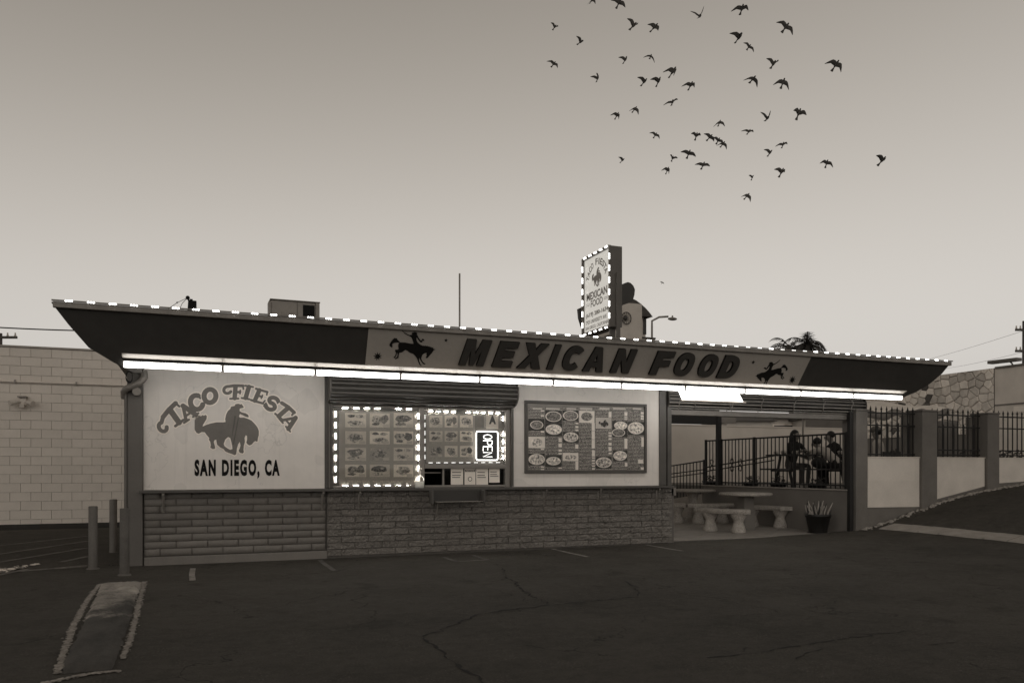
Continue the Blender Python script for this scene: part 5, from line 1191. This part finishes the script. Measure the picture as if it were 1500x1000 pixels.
# cabinet, hedge and canopy beyond the fence
cb = empty('utility_cabinet', (17.1, 1.5, .9), 'tall grey utility cabinet behind the mid fence panel', 'cabinet')
box('case', 'pillar', cb, 16.85, 17.15, 1.5, 1.9, .9, 2.45, .03); box('case', 'post', cb, 17.16, 17.42, 1.52, 1.9, .9, 2.44, .03); box('plinth', 'concrete', cb, 16.8, 17.46, 1.45, 1.95, .9, .96)
hd = MB(); rd = random.Random(4)
for k in range(2600):
    c = Vector((rd.uniform(16.2, 21), rd.uniform(2.3, 3.1), .9 + rd.random() ** .7 * rd.uniform(.6, .95))); u = Vector((rd.gauss(0, 1), rd.gauss(0, 1), rd.gauss(0, 1))).normalized() * .07; v = u.orthogonal().normalized() * .04; hd.add([c - u, c + v, c + u, c - v], [(0, 1, 2, 3)])
he = empty('hedge', (18.6, 2.7, .9), 'dark clipped hedge behind the spear fence', 'hedge'); hf = hd.build('foliage', 'leaf', he); hf['kind'] = 'stuff'
box('stem_mass', 'bark', he, 16.3, 20.9, 2.5, 2.9, .9, 1.3)
cy_ = empty('shade_canopy', (17, 3.4, .9), 'pale patio shade canopy with wavy draped edge behind the fence', 'canopy')
nu, nv = 40, 10; vs = []
for j in range(nv + 1):
    for i in range(nu + 1):
        s, t = i / nu, j / nv; x = 15.9 + 3.0 * s; y = 3.0 + 2.2 * t
        vs.append((x, y, 2.74 + .36 * t + .12 * s + .05 * math.sin(s * 21 + t * 2) * (1 - .5 * t) + .03 * math.sin(t * 9)))
mb = MB(); mb.add(vs, [(j * (nu + 1) + i, j * (nu + 1) + i + 1, (j + 1) * (nu + 1) + i + 1, (j + 1) * (nu + 1) + i) for j in range(nv) for i in range(nu)], True); cl = mb.build('cloth', 'stucco', cy_); so_ = cl.modifiers.new('thick', 'SOLIDIFY'); so_.thickness = .03
vs = []
for i in range(nu + 1):
    s = i / nu; x = 15.9 + 3.0 * s; top = 2.74 + .12 * s + .05 * math.sin(s * 21); vs += [(x, 2.985, top - .005), (x, 2.965 + .02 * math.sin(s * 40), top - .16 - .05 * abs(math.sin(s * 16)))]
mb = MB(); mb.add(vs, [(2 * i, 2 * i + 1, 2 * i + 3, 2 * i + 2) for i in range(nu)], True); vl = mb.build('valance', 'stucco_dim', cy_); so_ = vl.modifiers.new('thick', 'SOLIDIFY'); so_.thickness = .012
for x, y in ((16.0, 3.1), (18.8, 3.1), (16.0, 5.1), (18.8, 5.1)): MB().tube([(x, y, .9), (x, y, 2.72 if y < 4 else 3.0)], .025, 8).build('pole', 'metal', cy_)

# ================================================================== BACKGROUND
# stone faced building up the drive
sb_ = empty('stone_building', (24, 7, 1), 'flat roofed building with flagstone facing and plain stucco end', 'building')
BX = 24.0; zt_ = 4.46
box('wall', 'stucco', sb_, BX + .06, 34, -6, 5.645, .5, zt_); box('stone_backing', 'stucco_dim', sb_, BX + .04, 34, 5.65, 14, .5, zt_ + .03)
box('coping', 'stucco_dim', sb_, BX, 34.1, -6, 5.6, zt_ + .003, zt_ + .06); box('belt', 'stucco_dim', sb_, BX + .03, BX + .0595, -6, 5.64, 3.30, 3.34)
box('plaque', 'paper', sb_, BX + .03, BX + .0595, 4.62, 5.0, 3.05, 3.23); box('downpipe', 'stucco_dim', sb_, BX + .0, BX + .0595, 4.1, 4.15, 1.2, 3.30)
backing = [o for o in COL.objects if o.parent == sb_ and o.name.startswith('stone_backing')][0]
rd = random.Random(11); seeds = []
for i in range(4000):
    p = (rd.uniform(5.5, 11.7), rd.uniform(2.3, 4.7))
    if all((p[0] - q[0]) ** 2 * .6 + (p[1] - q[1]) ** 2 > .030 for q in seeds): seeds.append(p)
def vor_cell(k):
    px, pz = seeds[k]; poly = [(px - .5, pz - .5), (px + .5, pz - .5), (px + .5, pz + .5), (px - .5, pz + .5)]
    for j, q in enumerate(seeds):
        if j == k or (q[0] - px) ** 2 + (q[1] - pz) ** 2 > 1.6: continue
        nx_, nz_ = q[0] - px, q[1] - pz; L = math.hypot(nx_, nz_); nx_ /= L; nz_ /= L; lim = L / 2 - .009; out = []
        for i in range(len(poly)):
            a, b = poly[i], poly[(i + 1) % len(poly)]; da = lim - ((a[0] - px) * nx_ + (a[1] - pz) * nz_); db = lim - ((b[0] - px) * nx_ + (b[1] - pz) * nz_)
            if da >= 0: out.append(a)
            if (da >= 0) != (db >= 0): t = da / (da - db); out.append((a[0] + t * (b[0] - a[0]), a[1] + t * (b[1] - a[1])))
        poly = out
        if len(poly) < 3: return []
    return clip_rect(poly, 5.66, 11.5, 2.45, zt_ + .02)
cnt = 0
for k in range(len(seeds)):
    pl = vor_cell(k)
    if len(pl) < 3 or cnt > 298: continue
    th = rd.uniform(.02, .07); c = (sum(p[0] for p in pl) / len(pl), sum(p[1] for p in pl) / len(pl)); ins = [(c[0] + (p[0] - c[0]) * .86, c[1] + (p[1] - c[1]) * .86) for p in pl]; n_ = len(pl)
    v = [(BX + .04, *p) for p in pl] + [(BX + .04 - th * .6, *p) for p in pl] + [(BX + .04 - th, *p) for p in ins]
    f = [(i, n_ + i, n_ + (i + 1) % n_, (i + 1) % n_) for i in range(n_)] + [(n_ + i, 2 * n_ + i, 2 * n_ + (i + 1) % n_, n_ + (i + 1) % n_) for i in range(n_)] + [tuple(range(2 * n_, 3 * n_))]
    MB().add(v, f).build('stone', 'stone_dark' if rd.random() < .06 and 'stone_dark' in MT else 'stone', backing); cnt += 1
lb = empty('roof_lamp', (24.6, 4.6, 4.5), 'long dark lamp head on a short arm above the stucco building', 'lamp')
p0, p1 = atX(1450, 531, 24.5), atX(1493, 526, 24.5); MB().bar(p0, p1, .25, .10).build('lamp_head', 'post', lb, .01)
pm_ = p0.lerp(p1, .65); MB().tube([pm_, pm_ + Vector((0, -.12, -.12)), pm_ + Vector((0, -.12, -.45))], .025, 8).build('arm', 'post', lb)
# utility poles and wires
def utility_pole(px, ztop_px, d, arms, lab, arm_len, base_w=.13):
    p = at_depth(px, ztop_px, d); e = empty('utility_pole', (p.x, p.y, 0), lab, 'utility pole')
    MB().tube([(p.x, p.y, 0), (p.x, p.y, p.z)], [base_w * 1.2, base_w * .8], 10).build('pole', 'bark', e)
    for apx, apy in arms:
        c = at_depth(apx, apy, d); MB().bar(Vector((p.x, p.y, c.z)) - Vector((*fd, 0)) * arm_len, Vector((p.x, p.y, c.z)) + Vector((*fd, 0)) * arm_len, .1, .12).build('crossarm', 'bark', e)
        for s in (-.9, -.45, .45, .9): MB().lathe(Vector((p.x, p.y, c.z + .06)) + Vector((*fd, 0)) * arm_len * s, [(.05, 0), (.05, .05), (.03, .1), (.04, .16), (.001, .18)], 8).build('insulator', 'house', e)
    return p
u1 = utility_pole(1500.5, 470, 45, ((1500, 483), (1500, 514)), 'wooden utility pole with two crossarms beyond the stucco building', .5)
u2 = utility_pole(0, 488, 40, ((0, 494),), 'wooden utility pole with one crossarm beyond the block building', .85)
def wire(a, b, sag, r, lab, label_cat='wire'):
    pts = [Vector(a).lerp(Vector(b), i / 24) - Vector((0, 0, sag * 4 * (i / 24) * (1 - i / 24))) for i in range(25)]; tag(MB().tube(pts, r, 5).build('power_line', 'iron'), lab, label_cat)
wire(at_depth(-200, 463, 26), at_depth(420, 478, 26), .3, .022, 'dark overhead cable crossing the sky above the block building')
wire(at_depth(1500, 484, 45), at_depth(1250, 545, 110), .5, .009, 'faint power line running from the upper crossarm of the pole')
wire(at_depth(1500, 515, 45), at_depth(1330, 542, 110), .4, .009, 'faint power line running from the lower crossarm of the pole')
# bell tower
tw = empty('bell_tower', (19.7, 20, 0), 'cream bell tower with dark domed roof and arched window', 'tower')
def tq(zx, zy, Y=20): p = atY(830 + zx / 6.25, 345 + zy / 6.25, Y); return p
tz = tq(600, 620).z; x0, x1 = tq(500, 700).x, tq(690, 700).x
box('wall', 'house', tw, x0 - .35, x1, 20, 22.4, 0, tz)
x2 = tq(775, 740).x; zr_ = tq(740, 735).z
box('side_bay', 'house', tw, x1 + .002, x2, 20.5, 22.3, 0, zr_)
ap = [(tq(692, 900, 20.5).x, tq(700, 905, 20.5).z)]; xa, xb = tq(690, 800, 20.5).x + .06, tq(728, 800, 20.5).x; za, zb = tq(700, 905, 20.5).z, tq(700, 770, 20.5).z
shape('arched_window', [[(xa, za), (xb, za), (xb, zb)] + [((xa + xb) / 2 + (xb - xa) / 2 * math.cos(R(a)), zb + (xb - xa) / 2 * math.sin(R(a))) for a in range(15, 180, 15)] + [(xa, zb)]], .02, 'letter', tw, frame((0, 20.499, 0), (1, 0, 0), (0, 0, 1)))
xr0, xr1 = tq(690, 640).x, tq(800, 740).x
prof = [(tq(600, 735).x, zr_), (xr1, zr_), (tq(770, 700).x, tq(770, 700).z), (tq(735, 660).x, tq(735, 660).z), (tq(690, 620).x, tq(690, 620).z), (tq(650, 590).x, tq(650, 590).z), (tq(610, 570).x, tq(600, 570).z), (tq(520, 570).x, tq(600, 570).z)]
MB().prism(prof, 20.1, 22.6, lambda u, v, h: (u, h, v)).build('roof', 'roof_tile', tw)
bp_ = tq(622, 548); MB().ellipsoid((bp_.x, 21, bp_.z), (.27, .27, .3)).build('ball_finial', 'roof_tile', tw)
cz0 = tq(700, 940).z; box('sill_cornice', 'house', tw, x0 - .5, tq(830, 940).x, 20.2, 22.6, cz0 - .35, cz0 + .02); box('cornice_edge', 'roof_tile', tw, x0 - .5, tq(832, 940).x, 20.15, 22.7, cz0 + .022, cz0 + .1)
wc = tq(548, 755, 19.9); wh = empty('wagon_wheel', (wc.x, 19.9, wc.z), 'dark spoked wagon wheel hung on the bell tower wall', 'wheel')
MB().tube([(wc.x + .24 * math.cos(R(a)), 19.9, wc.z + .27 * math.sin(R(a))) for a in range(0, 361, 15)], .022, 6, False).build('rim', 'roof_tile', wh)
for a in range(0, 180, 30): MB().bar((wc.x - .24 * math.cos(R(a)), 19.9, wc.z - .27 * math.sin(R(a))), (wc.x + .24 * math.cos(R(a)), 19.9, wc.z + .27 * math.sin(R(a))), .014, .014).build('spoke', 'roof_tile', wh)
MB().ellipsoid((wc.x - .08, 19.85, wc.z), (.11, .08, .12)).build('hub', 'letter', wh)
# street lamp behind
sl0 = at_depth(955, 470, 46); slh = at_depth(985, 467, 46)
lp = empty('street_lamp', (sl0.x, sl0.y, 0), 'cobra head street lamp on curved arm behind the bell tower', 'street lamp')
MB().tube([(sl0.x, sl0.y, 0), (sl0.x, sl0.y, sl0.z - .4), sl0, sl0.lerp(slh, .35) + Vector((0, 0, .18)), sl0.lerp(slh, .8) + Vector((0, 0, .16))], .06, 8).build('pole', 'metal', lp)
MB().ellipsoid(slh, (.30, .18, .09)).build('lamp_head', 'metal', lp); MB().lathe(slh + Vector((0, 0, .08)), [(.05, 0), (.05, .08), (.02, .12)], 8).build('photocell', 'metal', lp)
# palm trees
def palm(px, py, d, R_, seed, lab):
    c = at_depth(px, py, d); e = empty('palm_tree', (c.x, c.y, 0), lab, 'palm tree', 'palms behind the stand'); rd = random.Random(seed)
    MB().tube([(c.x, c.y, 0), (c.x + .1, c.y, c.z * .5), (c.x, c.y, c.z)], [.3, .22, .2], 10).build('trunk', 'bark', e)
    for k in range(22):
        az = k * 2.4 + rd.uniform(-.2, .2); el = rd.uniform(-.1, 1.25); L = R_ * rd.uniform(.8, 1.15); d_ = Vector((math.cos(az) * math.cos(el), math.sin(az) * math.cos(el), math.sin(el))); p = c.copy(); sp = [p.copy()]; m = MB()
        for i in range(14): d_ = (d_ + Vector((0, 0, -.11 - .012 * i))).normalized(); p = p + d_ * L / 14; sp.append(p.copy())
        m.tube(sp, [.05 * (1 - i / 16) for i in range(15)], 5)
        for i in range(1, 14):
            t = (sp[i + 1] - sp[i]).normalized(); s = t.cross(Vector((0, 0, 1))).normalized(); 
            for q in (-1, 1):
                for h in (0, .5):
                    b = sp[i].lerp(sp[i + 1], h); ln = R_ * .30 * math.sin(math.pi * min(1, (i + h) / 14 * .9 + .12)) * rd.uniform(.7, 1.1); tip = b + (s * q * .75 + t * .5 + Vector((0, 0, rd.uniform(-.75, -.1)))).normalized() * ln; wv = t * .045
                    m.add([b - wv, b + wv, tip], [(0, 1, 2)])
        m.build('frond', 'palm', e)
palm(1183, 505, 66, 2.5, 3, 'tall drooping palm rising behind the roof edge'); palm(1158, 514, 72, 2.5, 5, 'shorter feathery palm beside the tall palm behind the roof')
# houses beyond the garden wall
def house(px0, px1, pyr, pyw, d, lab, nwin, roofm='roof_tile'):
    a, b = at_depth(px0, pyw, d), at_depth(px1, pyw, d); zr2 = at_depth(px0, pyr, d).z; o = (a + b) / 2; e = empty('house', (o.x, o.y, 0), lab, 'house', 'houses beyond the garden wall')
    u = (b - a); u.z = 0; L = u.length; u.normalize(); n_ = Vector((-u.y, u.x, 0)); D_ = 6.
    def P(s, t, z_): q = Vector((a.x, a.y, 0)) + u * s + n_ * t; return (q.x, q.y, z_)
    zw = a.z; MB().add([P(0, 0, 0), P(L, 0, 0), P(L, D_, 0), P(0, D_, 0), P(0, 0, zw), P(L, 0, zw), P(L, D_, zw), P(0, D_, zw)], [(0, 1, 5, 4), (1, 2, 6, 5), (2, 3, 7, 6), (3, 0, 4, 7), (4, 5, 6, 7)]).build('wall', 'house', e)
    MB().add([P(-.3, -.4, zw), P(L + .3, -.4, zw), P(L + .3, D_ + .4, zw), P(-.3, D_ + .4, zw), P(-.3, D_ / 2, zr2), P(L + .3, D_ / 2, zr2)], [(0, 1, 5, 4), (2, 3, 4, 5), (1, 2, 5), (3, 0, 4), (0, 3, 2, 1)]).build('roof', roofm, e)
    for i in range(nwin):
        s = L * (i + .5) / nwin; wn = MB().add([P(s - .6, -.03, zw - 1.5), P(s + .6, -.03, zw - 1.5), P(s + .6, -.03, zw - .35), P(s - .6, -.03, zw - .35), P(s - .6, 0, zw - 1.5), P(s + .6, 0, zw - 1.5), P(s + .6, 0, zw - .35), P(s - .6, 0, zw - .35)], [(0, 1, 2, 3), (0, 4, 5, 1), (1, 5, 6, 2), (2, 6, 7, 3), (3, 7, 4, 0)]).build('window', 'paper', e)
        MB().add([P(s - .5, -.035, zw - 1.4), P(s + .5, -.035, zw - 1.4), P(s + .5, -.035, zw - .45), P(s - .5, -.035, zw - .45)], [(0, 1, 2, 3)]).build('pane', 'letter', wn)
house(1065, 1130, 604, 617, 52, 'low pale house with dark gable roof beyond the garden wall', 3); house(1135, 1185, 606, 614, 60, 'pale house with a white trimmed window row beyond the wall', 3); house(1190, 1250, 600, 612, 56, 'pale house at the end of the garden wall', 3)
# ================================================================== BIRDS
def bird_mesh(seed, up, sweep, spread):
    m = MB(); m.tube([(0, -.17, 0), (0, -.12, .005), (0, -.02, 0), (0, .07, .005), (0, .12, .02), (0, .155, .02), (0, .18, .012)], [.004, .02, .045, .045, .03, .026, .004], 10)
    m.add([(-.02, -.12, .0), (.02, -.12, .0), (.055, -.25, -.005), (0, -.265, -.005), (-.055, -.25, -.005)], [(0, 1, 2, 3, 4)])
    for s in (-1, 1):
        u = up * (1 if s > 0 else spread); W1 = (.0, .06); 
        def wp(r, c): 
            a = u * (1 if r < .5 else 1.12); rr = r * .33
            return (s * (rr * math.cos(a) + .02), c - sweep * max(0, r - .45) * .33, rr * math.sin(a) + .02)
        L = [(0, .085), (.25, .11), (.5, .105), (.75, .07), (1, .0)]; T = [(0, -.07), (.25, -.06), (.5, -.04), (.75, -.03), (1, -.02)]
        vs = [wp(*q) for q in L] + [wp(*q) for q in T]; vs2 = [(x, y, z_ - .008) for x, y, z_ in vs]
        m.add(vs + vs2, [(i, i + 1, 6 + i, 5 + i) for i in range(4)] + [(10 + i, 15 + i, 16 + i, 11 + i) for i in range(4)] + [(i, 10 + i, 11 + i, i + 1) for i in range(4)] + [(5 + i, 6 + i, 16 + i, 15 + i) for i in range(4)], True)
    me = m.mesh('pigeon'); me.materials.append(MT['bird']); return me
BM = [bird_mesh(0, .75, .5, 1.), bird_mesh(1, .25, .9, 1.), bird_mesh(2, -.45, .7, .8), bird_mesh(3, 1.05, .3, .7), bird_mesh(4, .1, .35, 1.)]
BIRDS = [(867,1,14),(907,4,20),(1025,24,24),(812.5,40,16),(928,38,22),(959,40,22),(850.5,62,18),(916,88,18),(953,83,18),(811,94,16),(986,105,24),(875.5,115,17),(944,120,20),(965,119,20),(1012,125,20),(985,150,19),(930,160,17),
 (1087,13,24),(1083,55,25),(1097,69,17),(1151,40,25),(1133,94,22),(1103,116,22),(1147,121,22),(1224.5,95,24),(904,169,16),(1054,180,17),(1020,199,18),(1040,201,16),(1052,206,17),(1059,211,16),(1124,173.5,23),(1170,166,26),(1097,193,17),(1147,212,16),(1128,224,18),(960,198,16),(912,235,12),(985,232,15),(978,249,16),(1009,225,20),(1030,242,20),(1102,260,12),(1145,252,20),(1211,239,17),(1292.6,235,23),(1094.5,287,16),(970,414,6)]
rd = random.Random(21)
right = Vector((_R[0], _R[1], 0)); fwd = Vector((_W[0], _W[1], 0)); UP = Vector((0, 0, 1))
for i, (px, py, sz) in enumerate(BIRDS):
    d = FPX * .60 / sz * rd.uniform(.92, 1.05); p = at_depth(px, py, d)
    # heading: climbing away up to the right, or banking to the left
    hd_ = (right * rd.uniform(.25, .7) + UP * rd.uniform(.55, .95) + fwd * rd.uniform(-.3, .6)).normalized()
    bk_ = (-fwd * rd.uniform(.6, 1.0) - right * rd.uniform(-.2, .7) + UP * rd.uniform(-.1, .6)); zv = (bk_ - hd_ * bk_.dot(hd_)).normalized(); xv = hd_.cross(zv)
    m_ = Matrix(((xv.x, hd_.x, zv.x, p.x), (xv.y, hd_.y, zv.y, p.y), (xv.z, hd_.z, zv.z, p.z), (0, 0, 0, 1)))
    o = add_obj('pigeon', BM[rd.choice((0, 0, 1, 1, 2, 3, 4))], None, None, m_); tag(o, 'dark pigeon flying in the flock above the taco stand', 'bird', 'pigeons flocking above the stand')
    if i == len(BIRDS) - 1: o['label'] = 'lone tiny bird flying low beside the lit roof sign'; del o['group']
